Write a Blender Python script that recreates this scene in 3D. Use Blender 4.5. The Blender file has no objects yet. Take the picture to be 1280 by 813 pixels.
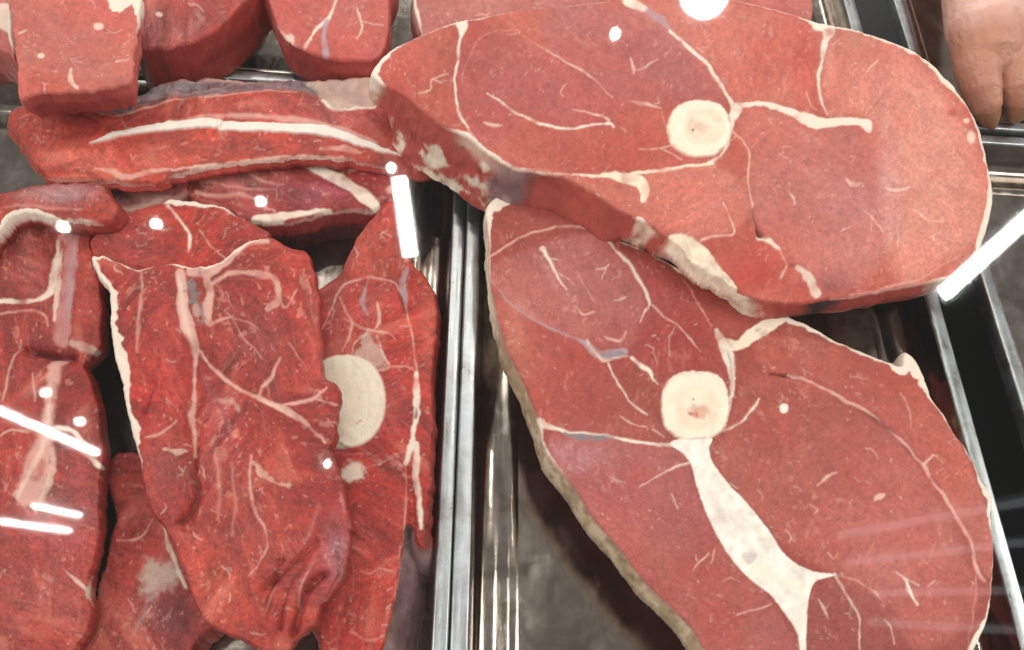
import bpy, bmesh, math, random
import numpy as np
from mathutils import Matrix, Vector
S = bpy.context.scene
COL = S.collection

# ------------------------------------------------------------------ camera
F, W, H = 1000.0, 1280.0, 813.0
d1 = np.array([0.011, 1.885, -1.0]); d1 /= np.linalg.norm(d1)      # tray rails, seen from the camera
d2 = np.array([1.0, -0.045, -0.0738]); d2 -= d1 * d1.dot(d2); d2 /= np.linalg.norm(d2)
d3 = np.cross(d2, d1)
R = np.array([d2, d1, d3])                                          # camera -> world
FWD = R @ np.array([0, 0, -1.0])
CAM = np.array([0, 0, 0.05]) - 0.46 * FWD
cam = bpy.data.objects.new('camera', bpy.data.cameras.new('camera'))
COL.objects.link(cam); S.camera = cam
cam.data.sensor_width = 36; cam.data.lens = 36 * F / W
cam.data.clip_start = 0.01; cam.data.clip_end = 50
M4 = Matrix.Identity(4)
for i in range(3):
    for j in range(3): M4[i][j] = R[i, j]
    M4[i][3] = CAM[i]
cam.matrix_world = M4

# ------------------------------------------------------------------ room light and exposure
wd = bpy.data.worlds.new('World'); S.world = wd; wd.use_nodes = True
wd.node_tree.nodes['Background'].inputs[0].default_value = (1.0, 0.97, 0.94, 1)
wd.node_tree.nodes['Background'].inputs[1].default_value = 0.30
S.view_settings.view_transform = 'Standard'; S.view_settings.look = 'None'
S.view_settings.exposure = 0; S.view_settings.gamma = 1
S.render.resolution_x, S.render.resolution_y = 1024, 650
S.cycles.max_bounces = 8; S.cycles.transparent_max_bounces = 12
def area(name, loc, target, sx, sy, power, colr):
    l = bpy.data.lights.new(name, 'AREA'); l.shape = 'RECTANGLE'; l.size = sx; l.size_y = sy
    l.energy = power; l.color = colr
    o = bpy.data.objects.new(name, l); COL.objects.link(o); o.location = loc
    o.rotation_euler = (Vector(target) - Vector(loc)).to_track_quat('-Z', 'Y').to_euler()
    return o
area('back_fill', (0.0, 1.65, 0.80), (0, 0.1, 0), 2.2, 0.2, 10.0, (1.0, 0.97, 0.93))  # unseen fill lamp added far behind, for low grazing light
area('soft_fill', (-1.9, -0.2, 1.45), (0, 0, 0), 0.9, 0.9, 21.5, (1.0, 0.97, 0.93))  # unseen soft boxes, added at the sides and front to light the meat
area('soft_fill', (1.9, 0.0, 1.45), (0, 0, 0), 0.9, 0.9, 16.5, (1.0, 0.98, 0.95))
area('soft_fill', (-0.2, -1.6, 1.7), (0, 0, 0), 1.2, 0.6, 13.5, (1.0, 0.97, 0.93))
for sx in (-0.55, -0.15, 0.3): area('glint_spot', (sx, 0.72, 1.25), (sx * .3, 0.05, 0), 0.05, 0.05, 1.8, (1.0, 0.96, 0.9))  # small unseen lamps added to raise glints on the moist meat

# ------------------------------------------------------------------ helpers
def rays(px, py):
    v = np.stack([(px - W / 2) / F, -(py - H / 2) / F, -np.ones_like(px)], -1)
    return v @ R.T
def P(px, py, z):
    px, py, z = np.broadcast_arrays(np.asarray(px, float), np.asarray(py, float), np.asarray(z, float))
    d = rays(px, py); t = (z - CAM[2]) / d[..., 2]
    return CAM + d * t[..., None]

_tab = np.random.RandomState(7).rand(256, 256)
def vn(x, y, sc, seed=0):
    x = x / sc + seed * 17.13; y = y / sc + seed * 7.77
    xi = np.floor(x).astype(int); yi = np.floor(y).astype(int); u = x - xi; v = y - yi
    u = u * u * (3 - 2 * u); v = v * v * (3 - 2 * v)
    a = _tab[xi & 255, yi & 255]; b = _tab[(xi + 1) & 255, yi & 255]
    c = _tab[xi & 255, (yi + 1) & 255]; d = _tab[(xi + 1) & 255, (yi + 1) & 255]
    return (a * (1 - u) + b * u) * (1 - v) + (c * (1 - u) + d * u) * v
def fbm(x, y, sc, seed=0, n=4):
    r = 0; a = 1; t = 0
    for k in range(n):
        r = r + a * vn(x, y, sc / 2 ** k, seed + k * 3); t += a; a *= .5
    return r / t - .5

def crom(p, closed, step):
    p = np.asarray(p, float); n = len(p); out = []
    segs = n if closed else n - 1
    for i in range(segs):
        if closed: a, b, c, d = p[(i - 1) % n], p[i], p[(i + 1) % n], p[(i + 2) % n]
        else: a, b, c, d = p[max(i - 1, 0)], p[i], p[i + 1], p[min(i + 2, n - 1)]
        L = np.hypot(*(c - b)[:2]); m = max(2, int(L / step))
        t = (np.arange(m) / m)[:, None]
        q = b + .5 * t * (c - a) + t * t * (a - 2.5 * b + 2 * c - .5 * d) + t ** 3 * (1.5 * b - .5 * a - 1.5 * c + .5 * d)
        lin = b + t * (c - b)
        q[:, 2:] = lin[:, 2:]
        out.append(q)
    if not closed: out.append(p[-1:])
    return np.concatenate(out)

def sstep(a, b, x):
    t = np.clip((x - a) / (b - a), 0, 1); return t * t * (3 - 2 * t)
def polymask(X, Y, pts):
    px, py = pts[:, 0], pts[:, 1]; qx, qy = np.roll(px, -1), np.roll(py, -1)
    m = np.zeros(X.shape, bool); xs = X[0]
    for r in range(X.shape[0]):
        y = Y[r, 0]
        c = (py > y) != (qy > y)
        if c.any():
            xc = px[c] + (y - py[c]) / (qy[c] - py[c]) * (qx[c] - px[c])
            m[r] = (np.searchsorted(np.sort(xc), xs) % 2) == 1
    return m

G = 1.2        # grid step of the cut surfaces, in photo pixels
TY = {'fat': (.84, .70, .58), 'cream': (.85, .72, .55), 'pink': (.72, .39, .32), 'silver': (.40, .30, .33), 'grey': (.20, .19, .20),
      'dark': (.10, .012, .012), 'bone': (.84, .75, .59), 'bone2': (.80, .58, .42), 'marrow': (.66, .32, .24), 'red': (.45, .05, .04),
      'white': (.88, .79, .70), 'purple': (.26, .06, .08), 'bloom': (.48, .21, .21), 'gristle': (.62, .50, .42)}
WALL = {'lean': None, 'rind': (.48, .34, .21), 'fat': (.75, .60, .46), 'fatty': None, 'dark': (.05, .03, .03), 'silver': (.22, .12, .12), 'deep': None}

def link(name, data, parent=None):
    o = bpy.data.objects.new(name, data); COL.objects.link(o)
    if parent: o.parent = parent
    return o
def tag(o, label, cat, group=None):
    o['label'] = label; o['category'] = cat
    if group: o['group'] = group
    return o

def quadmesh(name, V, Q, N, C, A, base):
    used = np.unique(Q); mp = np.zeros(len(V), int); mp[used] = np.arange(len(used))
    me = bpy.data.meshes.new(name)
    me.vertices.add(len(used)); me.vertices.foreach_set('co', (V[used] - base).astype(np.float32).ravel())
    me.loops.add(Q.size); me.loops.foreach_set('vertex_index', mp[Q].astype(np.int32).ravel())
    me.polygons.add(len(Q)); me.polygons.foreach_set('loop_start', (np.arange(len(Q)) * 4).astype(np.int32))
    me.polygons.foreach_set('use_smooth', np.ones(len(Q), bool))
    me.update(calc_edges=True)
    a = me.attributes.new('Col', 'FLOAT_COLOR', 'POINT')
    a.data.foreach_set('color', np.concatenate([C[used], np.ones((len(used), 1))], 1).astype(np.float32).ravel())
    a = me.attributes.new('fatm', 'FLOAT', 'POINT'); a.data.foreach_set('value', A[used].astype(np.float32))
    me.normals_split_custom_set_from_vertices(N[used].tolist())
    return me

def slab(name, label, cat, group, mat, outline, z, zb, lean=(.44, .10, .085), shapes=(), bumps=(), tones=(), rnd=3.0, rndh=.0015,
         prof=None, flecks=0, seed=1, ragged=.8, lump=.0006, tonevar=.16, fleckcol='fat', dome=0, dirn=None, fleckw=(.35, .9), cg=None, tint=None):
    tint = np.array(tint or ((1.06, .96, .90) if mat is WET else (.97, .92, .89)))
    if cg is None: cg = 1.7 if mat is WET else .85
    rs = np.random.RandomState(seed)
    if mat is WET: ragged = ragged * 2.2
    wt = list(WALL)
    pts = []
    for o in outline:
        pts.append((o[0], o[1], o[2] if len(o) > 2 else 0, wt.index(o[3]) if len(o) > 3 else 0))
    ol = crom(pts, True, .8); ol[:, 3] = 0
    # nearest control point gives the wall kind
    cp = np.array(pts)
    for i in range(0, len(ol), 500):
        dd = (ol[i:i + 500, None, 0] - cp[None, :, 0]) ** 2 + (ol[i:i + 500, None, 1] - cp[None, :, 1]) ** 2
        ol[i:i + 500, 3] = cp[dd.argmin(1), 3]
    nx = fbm(ol[:, 0], ol[:, 1], 14, seed, 4); ny = fbm(ol[:, 0] + 300, ol[:, 1], 14, seed + 5, 4)
    ol[:, 0] += nx * 2 * ragged * 2; ol[:, 1] += ny * 2 * ragged * 2
    ar = .5 * np.sum(ol[:, 0] * np.roll(ol[:, 1], -1) - np.roll(ol[:, 0], -1) * ol[:, 1])
    x0, y0 = ol[:, :2].min(0) - 3 * G; x1, y1 = ol[:, :2].max(0) + 3 * G
    xs = np.arange(x0, x1, G); ys = np.arange(y0, y1, G); X, Y = np.meshgrid(xs, ys)
    ny_, nx_ = X.shape
    def win(cx, cy, r):
        i0 = max(int((cy - r - y0) / G), 0); i1 = min(int((cy + r - y0) / G) + 2, ny_)
        j0 = max(int((cx - r - x0) / G), 0); j1 = min(int((cx + r - x0) / G) + 2, nx_)
        return slice(i0, i1), slice(j0, j1)
    RM = 44.0
    D = np.full(X.shape, RM); ID = np.zeros(X.shape, int)
    for k in range(0, len(ol)):
        w = win(ol[k, 0], ol[k, 1], RM if k % 3 == 0 else 6)
        d = np.hypot(X[w] - ol[k, 0], Y[w] - ol[k, 1]); m = d < D[w]
        D[w][m] = d[m]; ID[w][m] = k
    ins = polymask(X, Y, ol); SD = np.where(ins, -D, D)
    # ---- colour, parts, relief
    C = np.ones(X.shape + (3,)) * np.array(lean)
    t = fbm(X, Y, 90, seed, 4) * tonevar * 2.6 + fbm(X, Y, 22, seed + 9, 4) * tonevar * 1.5
    C *= (1 + t)[..., None]; C[..., 1:] *= (1 + .6 * fbm(X, Y, 60, seed + 20, 3))[..., None]
    FM = np.zeros(X.shape); OWN = np.zeros(X.shape, int); HT = fbm(X, Y, 70, seed + 3, 4) * lump * 2
    pert = fbm(X, Y, 7, seed + 30, 3)
    XW = X + 5 * fbm(X, Y, 16, seed + 31, 4); YW = Y + 5 * fbm(X, Y, 16, seed + 32, 4)
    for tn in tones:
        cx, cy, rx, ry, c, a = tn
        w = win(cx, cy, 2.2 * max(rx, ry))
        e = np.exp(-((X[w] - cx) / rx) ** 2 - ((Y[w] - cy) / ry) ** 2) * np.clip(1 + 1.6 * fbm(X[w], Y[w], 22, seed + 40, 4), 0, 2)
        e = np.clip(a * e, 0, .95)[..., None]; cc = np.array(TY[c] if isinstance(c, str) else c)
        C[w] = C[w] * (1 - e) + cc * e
    
    # fine muscle grain, running with the fibres of each bundle
    sel = fbm(X, Y, 110, seed + 100, 2) * 3.0; a0 = dirn if dirn is not None else .6
    gr = 0; gl_ = 0
    for kk, (da, ce) in enumerate(((0, 0), (1.0, .7), (-1.1, -.7))):
        wg = np.exp(-((sel - ce) / .45) ** 2); ca, sa = math.cos(a0 + da), math.sin(a0 + da)
        ua, va = X * ca + Y * sa, -X * sa + Y * ca
        gr = gr + wg * (fbm(ua / 2.6, va, 4.6, seed + 110 + kk, 3) + 1j * fbm(ua / 2.0, va, 6.5, seed + 130 + kk, 3)); gl_ = gl_ + wg
    gr = gr / (gl_ + 1e-6)
    C *= np.clip(1 + cg * (.42 * gr.real + .42 * fbm(X, Y, 3.0, seed + 120, 2)), .25, 2)[..., None]
    sp = sstep(.17 if mat is WET else .15, .32, gr.imag + .3 * fbm(X, Y, 80, seed + 131, 2) + .25 * fbm(X, Y, 4, seed + 133, 2))[..., None] * (.50 if mat is WET else .24)
    C = C * (1 - sp) + np.array((.64, .28, .215) if mat is WET else (.64, .29, .23)) * sp
    if mat is WET:      # bundles of coarse fibres, paler and darker
        st = 0
        for kk, (da, ce) in enumerate(((0, 0), (1.0, .7), (-1.1, -.7))):
            wg = np.exp(-((sel - ce) / .45) ** 2); ca, sa = math.cos(a0 + da), math.sin(a0 + da)
            st = st + wg * fbm((X * ca + Y * sa) / 5, -X * sa + Y * ca, 15, seed + 160 + kk, 4)
        st = st / (gl_ + 1e-6); big_ = fbm(X, Y, 42, seed + 170, 4)
        C *= np.clip(1 + 1.15 * st + .45 * big_, .35, 1.8)[..., None]
        pk = sstep(.10, .34, st + .7 * fbm(X, Y, 55, seed + 175, 3))[..., None] * .45; C = C * (1 - pk) + np.array((.50, .165, .12)) * pk
        HT += st * .0022
    names = ['lean_meat']; subs = {}
    def blend(w, al, typ, own, isfat, h):
        c = np.array(TY[typ] if isinstance(typ, str) else typ)
        if typ == 'fat' and own is None: c = c * np.array((.97, .86, .84))
        v = 1 + .14 * fbm(X[w], Y[w], 10, seed + 50, 3)
        if isinstance(typ, str): C[w] = C[w] * (1 - al[..., None]) + (c * v[..., None]) * al[..., None]
        else: C[w] *= 1 - al[..., None] * (1 - c / np.array(lean))          # a whole muscle, and the far steak's dark band: shifts the tone, keeps the grain
        if isfat: FM[w] = np.maximum(FM[w], al)
        HT[w] += h * al
        if own is not None: OWN[w][al > .5] = own
    for s in shapes:
        kind, typ, geo = s[:3]; op = s[3] if len(s) > 3 else {}
        own = None
        if op.get('part'):
            names.append(op['part']); own = len(names) - 1
            if op.get('sub'): subs[own] = own - 1
        al_ = op.get('a', .95 if op.get('part') or kind != 'L' else .66); soft = op.get('s', 2.5 if kind == 'L' else 1.4); h = op.get('h', .00012); isfat = isinstance(typ, str) and typ not in ('dark', 'purple', 'red', 'bloom')
        am = op.get('n', .9)
        if kind == 'L':
            q = [(g[0], g[1], g[2] if len(g) > 2 else op.get('w', 1.3)) for g in geo]
            q = crom(q, False, .9)
            if not op.get('part'): e_ = np.linspace(0, 1, len(q)); q[:, 2] *= .45 + .55 * np.sin(np.pi * np.clip(e_ * .92 + .04, 0, 1)) ** .5
            mw = q[:, 2].max() * 1.6 + soft * 2 + 3
            bx = win(q[:, 0].mean(), q[:, 1].mean(), max(np.ptp(q[:, 0]), np.ptp(q[:, 1])) / 2 + 60 + mw)
            T = np.full(X.shape, -99.0)
            for k in range(len(q)):
                w = win(q[k, 0], q[k, 1], mw)
                T[w] = np.maximum(T[w], q[k, 2] - np.hypot(XW[w] - q[k, 0], YW[w] - q[k, 1]))
            q[:, 2] *= np.where(q[:, 2] < 3, .70, 1); mwid = min(q[:, 2].mean(), 5)
            T = T - .12
            al = al_ * sstep(-soft * .6, soft * .6, T + pert * am * (1.2 + mwid * .5))
            al *= np.clip(1 + op.get('br', .8) * 2 * fbm(X, Y, 16, seed + 60, 2), 0, 1.05).clip(0, 1)
            w = (slice(None), slice(None))
        elif kind == 'P':
            q = crom([(g[0], g[1]) for g in geo], True, .9)
            m = polymask(X, Y, q); RR = max(8.0, soft); T = np.full(X.shape, RR)
            for k in range(len(q)):
                w = win(q[k, 0], q[k, 1], RR); T[w] = np.minimum(T[w], np.hypot(X[w] - q[k, 0], Y[w] - q[k, 1]))
            T = np.where(m, T, -T)
            al = al_ * sstep(-soft * .6, soft * .6, T + pert * am * 2); w = (slice(None), slice(None))
        else:
            cx, cy, rx, ry = geo[:4]; pw = geo[4] if len(geo) > 4 else 2.2
            w = win(cx, cy, max(rx, ry) * 1.3)
            r = ((np.abs(X[w] - cx) / rx) ** pw + (np.abs(Y[w] - cy) / ry) ** pw) ** (1 / pw)
            T = (1 - r) * min(rx, ry)
            al = al_ * sstep(-soft * .6, soft * .6, T + pert[w] * am * 2)
        blend(w, al, typ, own, isfat, h)
        if op.get('lumpy'): HT[w] += op['lumpy'] * al * (fbm(X[w], Y[w], 18, seed + 150, 4) * 2.2); C[w] *= (1 + al * .5 * fbm(X[w], Y[w], 9, seed + 155, 3))[..., None]
    C *= 1 - (1 - tint) * (1 - np.clip(FM, 0, 1))[..., None]
    # ---- marbling flecks
    pin = np.argwhere(SD < -6)
    def stroke(x, y, an, n, wd_, a, col, wob=.25, ft=.9, step=1.6):
        for q in range(n):
            w = win(x, y, 3.2 + wd_)
            if X[w].size:
                ww = wd_ * (.5 + .5 * math.sin(math.pi * (q + .5) / n))
                al = np.maximum(a * sstep(-1.2, .9, ww - np.hypot(X[w] - x, Y[w] - y)) - FM[w], 0)
                C[w] = C[w] * (1 - al[..., None]) + col * al[..., None]
                if ft: FM[w] = np.maximum(FM[w], al * ft)
            an += rs.randn() * wob; x += step * math.cos(an); y += step * math.sin(an)
    fcol = np.array(TY[fleckcol])
    for k in range(int(flecks * .7) if len(pin) else 0):
        i, j = pin[rs.randint(len(pin))]; x, y = X[i, j], Y[i, j]
        if FM[i, j] > .3 or OWN[i, j]: continue
        an = rs.rand() * 6.28 if dirn is None or rs.rand() < .35 else dirn + rs.randn() * .3
        u = rs.rand()
        if u < .55: stroke(x, y, an, rs.randint(1, 4), rs.uniform(.3, .9), rs.uniform(.15, .5), fcol)
        elif u < .85:
            for q in range(rs.randint(3, 8)): stroke(x + rs.randn() * 6, y + rs.randn() * 5, an + rs.randn() * .5, rs.randint(1, 5), rs.uniform(.25, .7), rs.uniform(.12, .4), fcol)
        else:
            stroke(x, y, an, rs.randint(6, 16), rs.uniform(.4, .9), rs.uniform(.2, .5), fcol, .3)
            if rs.rand() < .5: stroke(x, y, an + rs.choice([-1, 1]) * rs.uniform(.5, 1.2), rs.randint(3, 8), .5, .35, fcol, .3)
    if mat is WET and len(pin):      # single fibres
        L0, D0 = np.array((.54, .19, .14)), np.array(lean) * np.array((.45, .3, .3))
        for k in range(int(len(pin) / 260)):
            i, j = pin[rs.randint(len(pin))]; an = a0 + (0, 1.0, -1.1)[int(np.argmin(np.abs(sel[i, j] - np.array((0, .7, -.7)))))] + rs.randn() * .12
            dk = rs.rand() < .5
            stroke(X[i, j], Y[i, j], an, rs.randint(8, 30), rs.uniform(.2, .8), rs.uniform(.12, .38), D0 if dk else L0, .05, 0, 1.8)
    # ---- fat rim along the edge
    rim = ol[ID, 2]
    if ol[:, 2].max() > 0:
        T = rim * np.clip(1 + 2.0 * fbm(X, Y, 26, seed + 70, 4), .1, 2) + SD + pert * np.minimum(rim, 3)
        al = np.where(rim > .3, sstep(-.8, .9, T), 0) * np.clip(rim / 3, .3, .95)
        names.append('fat_rim'); blend((slice(None), slice(None)), al, 'fat', len(names) - 1, True, .0002)
    for b in bumps:
        pts_, r, hh = b
        q = crom([(g[0], g[1], 0) for g in pts_], False, 2) if len(pts_) > 1 else np.array([[pts_[0][0], pts_[0][1], 0]])
        T = np.full(X.shape, 9e3)
        for k in range(len(q)):
            w = win(q[k, 0], q[k, 1], r * 2.6); T[w] = np.minimum(T[w], np.hypot(X[w] - q[k, 0], Y[w] - q[k, 1]))
        HT += hh * np.exp(-(T / r) ** 2)
    # ---- the height of the cut surface
    zc, gx, gy = z; cx, cy = (x0 + x1) / 2, (y0 + y1) / 2
    def zf(x, y): return zc + gx * (x - cx) / 100 + gy * (y - cy) / 100
    # snap the border cells onto the outline
    sn = (SD > -.45 * G) & (SD < 1.6 * G)
    XX, YY = X.copy(), Y.copy()
    XX[sn] = ol[ID[sn], 0]; YY[sn] = ol[ID[sn], 1]
    SD0 = np.where(sn, 0, SD)
    edge = np.clip(1 + np.minimum(SD0, 0) / rnd, 0, 1)
    drop = rndh * (1 - np.sqrt(np.clip(1 - edge ** 2, 0, 1)))
    if dome: drop = drop + dome * (1 - (np.clip(-SD0 / RM, 0, 1)) ** .5)
    Zs = zf(XX, YY); V = P(XX, YY, Zs); V[..., 2] += HT - drop
    V = V.reshape(-1, 3)
    ok = SD < .75 * G
    cell = ok[:-1, :-1] & ok[1:, :-1] & ok[1:, 1:] & ok[:-1, 1:]
    I = np.arange(ny_ * nx_).reshape(ny_, nx_)
    ci = np.argwhere(cell)
    Q = np.stack([I[1:, :-1][cell], I[1:, 1:][cell], I[:-1, 1:][cell], I[:-1, :-1][cell]], 1)   # upward facing
    fo = OWN[:-1, :-1][cell]; fo2 = OWN[1:, 1:][cell]; fo3 = OWN[1:, :-1][cell]
    own = np.where(fo2 == fo3, fo2, fo)
    # ---- the wall
    E = np.concatenate([Q[:, [0, 1]], Q[:, [1, 2]], Q[:, [2, 3]], Q[:, [3, 0]]])
    key = np.sort(E, 1); kk = key[:, 0].astype(np.int64) * (ny_ * nx_) + key[:, 1]
    _, inv, cnt = np.unique(kk, return_inverse=True, return_counts=True)
    B = E[cnt[inv] == 1]
    bv = np.unique(B); bi = {v: i for i, v in enumerate(bv)}
    bid = ID.ravel()[bv]
    ow = P(ol[:, 0], ol[:, 1], zf(ol[:, 0], ol[:, 1]))
    n_ = 10; tg = np.roll(ow, -n_, 0) - np.roll(ow, n_, 0)
    on = np.stack([tg[:, 1], -tg[:, 0]], 1) * (1 if ar < 0 else -1)
    on /= np.linalg.norm(on, axis=1)[:, None] + 1e-9
    for _ in range(3): on = (np.roll(on, 8, 0) + on + np.roll(on, -8, 0)); on /= np.linalg.norm(on, axis=1)[:, None] + 1e-9
    nb = on[bid]; K = 28
    wk = ol[bid, 3].astype(int)
    prof = prof or {}
    zbv = np.array([zb(a, b) for a, b in zip(XX.ravel()[bv], YY.ravel()[bv])]) if callable(zb) else np.full(len(bv), zb)
    top = V[bv]; wv = []; wc = []; wa = []; wo = []
    arc = bid * .8
    names.append('rind'); RIND = len(names) - 1
    for k in range(1, K + 1):
        tt = k / K
        out = np.zeros(len(ol))
        for ki, kn in enumerate(wt):
            pr = prof.get(kn, prof.get('*', [(0, 0), (.15, 1.2), (.5, 2.2), (.85, .5), (1, -4)]))
            out[ol[:, 3].astype(int) == ki] = np.interp(tt, [a for a, b in pr], [b for a, b in pr]) * .001
        cs = np.cumsum(np.concatenate([out[-30:], out, out[:31]])); out = ((cs[61:] - cs[:-61]) / 61)[:len(ol)][bid]
        hh = top[:, 2] - zbv
        wks = [ol[(bid + (fbm(bid * .8, np.full(len(bid), tt * 70.0), 24, seed + 140, 4) * 60 + o_).astype(int)) % len(ol), 3].astype(int) for o_ in (-11, -6, -2, 2, 6, 11)]
        nz = fbm(arc, tt * hh * 2200, 26, seed + 80, 4)
        p = top.copy(); p[:, 2] -= hh * tt
        rg = np.isin(wk, [wt.index('fat'), wt.index('fatty')]) * .0035 + .0022
        p[:, :2] += nb * (out + nz * rg * min(1, tt * 6))[:, None]
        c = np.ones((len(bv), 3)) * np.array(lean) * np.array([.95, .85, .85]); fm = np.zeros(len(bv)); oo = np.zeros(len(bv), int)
        nn = fbm(arc, tt * hh * 2200, 34, seed + 90, 4); n2 = fbm(arc, tt * hh * 2200, 11, seed + 95, 3)
        c *= (1 + nn * .5 + n2 * .3)[:, None]
        c0 = c; c = np.zeros_like(c0)
        for ki, kn in enumerate(wt):
            wgt = np.mean([w_ == ki for w_ in wks], 0)
            if not wgt.any(): continue
            cc = c0.copy(); f_ = np.zeros(len(bv))
            if kn in ('rind', 'fat', 'dark', 'silver'):
                cc = np.array(WALL[kn]) * (1 + 1.0 * nn + .7 * n2)[:, None]; f_[:] = .7
                if kn == 'rind':
                    pal = sstep(.02, .2, nn + n2 * .6)[:, None]; cc = cc * (1 - pal) + np.array((.66, .51, .36)) * pal
                    brn = sstep(.12, .24, -n2 + .4 * nn)[:, None] * .4; cc = cc * (1 - brn) + np.array((.16, .08, .045)) * brn
                    if tt > .42: cc = c0 * .6  # undercut darkened in colour to stand for the shade beneath
                if kn == 'silver':
                    pal = sstep(.0, .2, nn)[:, None] * .6; cc = cc * (1 - pal) + np.array((.42, .28, .26)) * pal
                oo[(wgt > .5)] = RIND if kn in ('rind', 'fat') and tt < .43 else 0
            elif kn == 'fatty':
                al = sstep(-.03, .17, nn * 1.3 + (tt - .55) * .35 + n2 * .55)[:, None] * .9
                cc = c0 * (1 - al) + np.array((.78, .68, .56)) * (1 + n2[:, None] * .5) * al; f_ = al[:, 0]
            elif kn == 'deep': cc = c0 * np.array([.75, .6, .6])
            c += cc * wgt[:, None]; fm += f_ * wgt
        # the rim fat turns over the edge
        rf = (np.clip((ol[bid, 2] - 1.5) / 5, 0, 1) * sstep(.3, .08, tt + .12 * nn))[:, None]
        c = c * (1 - rf) + np.array(TY['fat']) * rf; fm = np.maximum(fm, rf[:, 0])
        wv.append(p); wc.append(np.clip(c, 0, .95)); wa.append(fm); wo.append(oo)
    nt = len(V); V = np.concatenate([V] + wv); Cc = np.concatenate([np.clip(C, 0, .97).reshape(-1, 3)] + wc)
    A = np.concatenate([FM.ravel()] + wa)
    bm0 = np.array([bi[v] for v in B[:, 0]]); bm1 = np.array([bi[v] for v in B[:, 1]])
    QQ = [Q]; OO = [own]; nbv = len(bv)
    pa, pb = B[:, 0], B[:, 1]
    for k in range(K):
        qa, qb = nt + k * nbv + bm0, nt + k * nbv + bm1
        QQ.append(np.stack([pb, pa, qa, qb], 1)); OO.append(wo[k][bm0]); pa, pb = qa, qb
    Q = np.concatenate(QQ); own = np.concatenate(OO)
    # vertex normals of the whole piece, so that parts join without a crease
    fn = np.cross(V[Q[:, 2]] - V[Q[:, 0]], V[Q[:, 3]] - V[Q[:, 1]])
    N = np.zeros_like(V)
    for k in range(4): np.add.at(N, Q[:, k], fn)
    N /= np.linalg.norm(N, axis=1)[:, None] + 1e-15
    base = V[np.unique(Q)].mean(0); base[2] = V[nt:][:, 2].min() if nbv else base[2]
    root = link(name, None); root.location = base; tag(root, label, cat, group)
    obs = {}
    comp = np.zeros(len(Q), int)
    for k in range(1, len(names)):
        f = np.where(own == k)[0]
        if not len(f): continue
        q = Q[f]; uv, iq = np.unique(q, return_inverse=True); iq = iq.reshape(q.shape); lab = np.arange(len(uv))
        while True:
            fl = lab[iq].min(1); nl = lab.copy()
            for c in range(4): np.minimum.at(nl, iq[:, c], fl)
            nl = nl[nl]
            if (nl == lab).all(): break
            lab = nl
        fl = lab[iq[:, 0]]; ul, cn = np.unique(fl, return_counts=True)
        for u, c in zip(ul, cn):
            s_ = f[fl == u]
            if c < max(25, .04 * cn.max()): own[s_] = 0
            else: comp[s_] = u
    for k in range(len(names)):
        for u in np.unique(comp[own == k]) if (own == k).any() else []:
            m = (own == k) & (comp == u)
            me = quadmesh(names[k], V, Q[m], N, Cc, A, base); me.materials.append(mat)
            par = root
            if k in subs and subs[k] in obs: par = obs[subs[k]]
            o = link(names[k], me, par)
            if k not in obs or len(me.polygons) > len(obs[k].data.polygons): obs[k] = o
    # underside
    us = np.array([(p[0], p[1]) for p in outline], float); c0 = us.mean(0); us = c0 + (us - c0) * .86
    zz = float(np.mean(zbv)) + .0015
    pw = P(us[:, 0], us[:, 1], zz) - base
    me = bpy.data.meshes.new('underside'); me.from_pydata(pw.tolist(), [], [list(range(len(pw)))]); me.update()
    a = me.attributes.new('Col', 'FLOAT_COLOR', 'POINT')
    for d in a.data: d.color = (*[v * .7 for v in lean], 1)
    me.materials.append(mat); link('underside', me, root)
    return root

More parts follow.
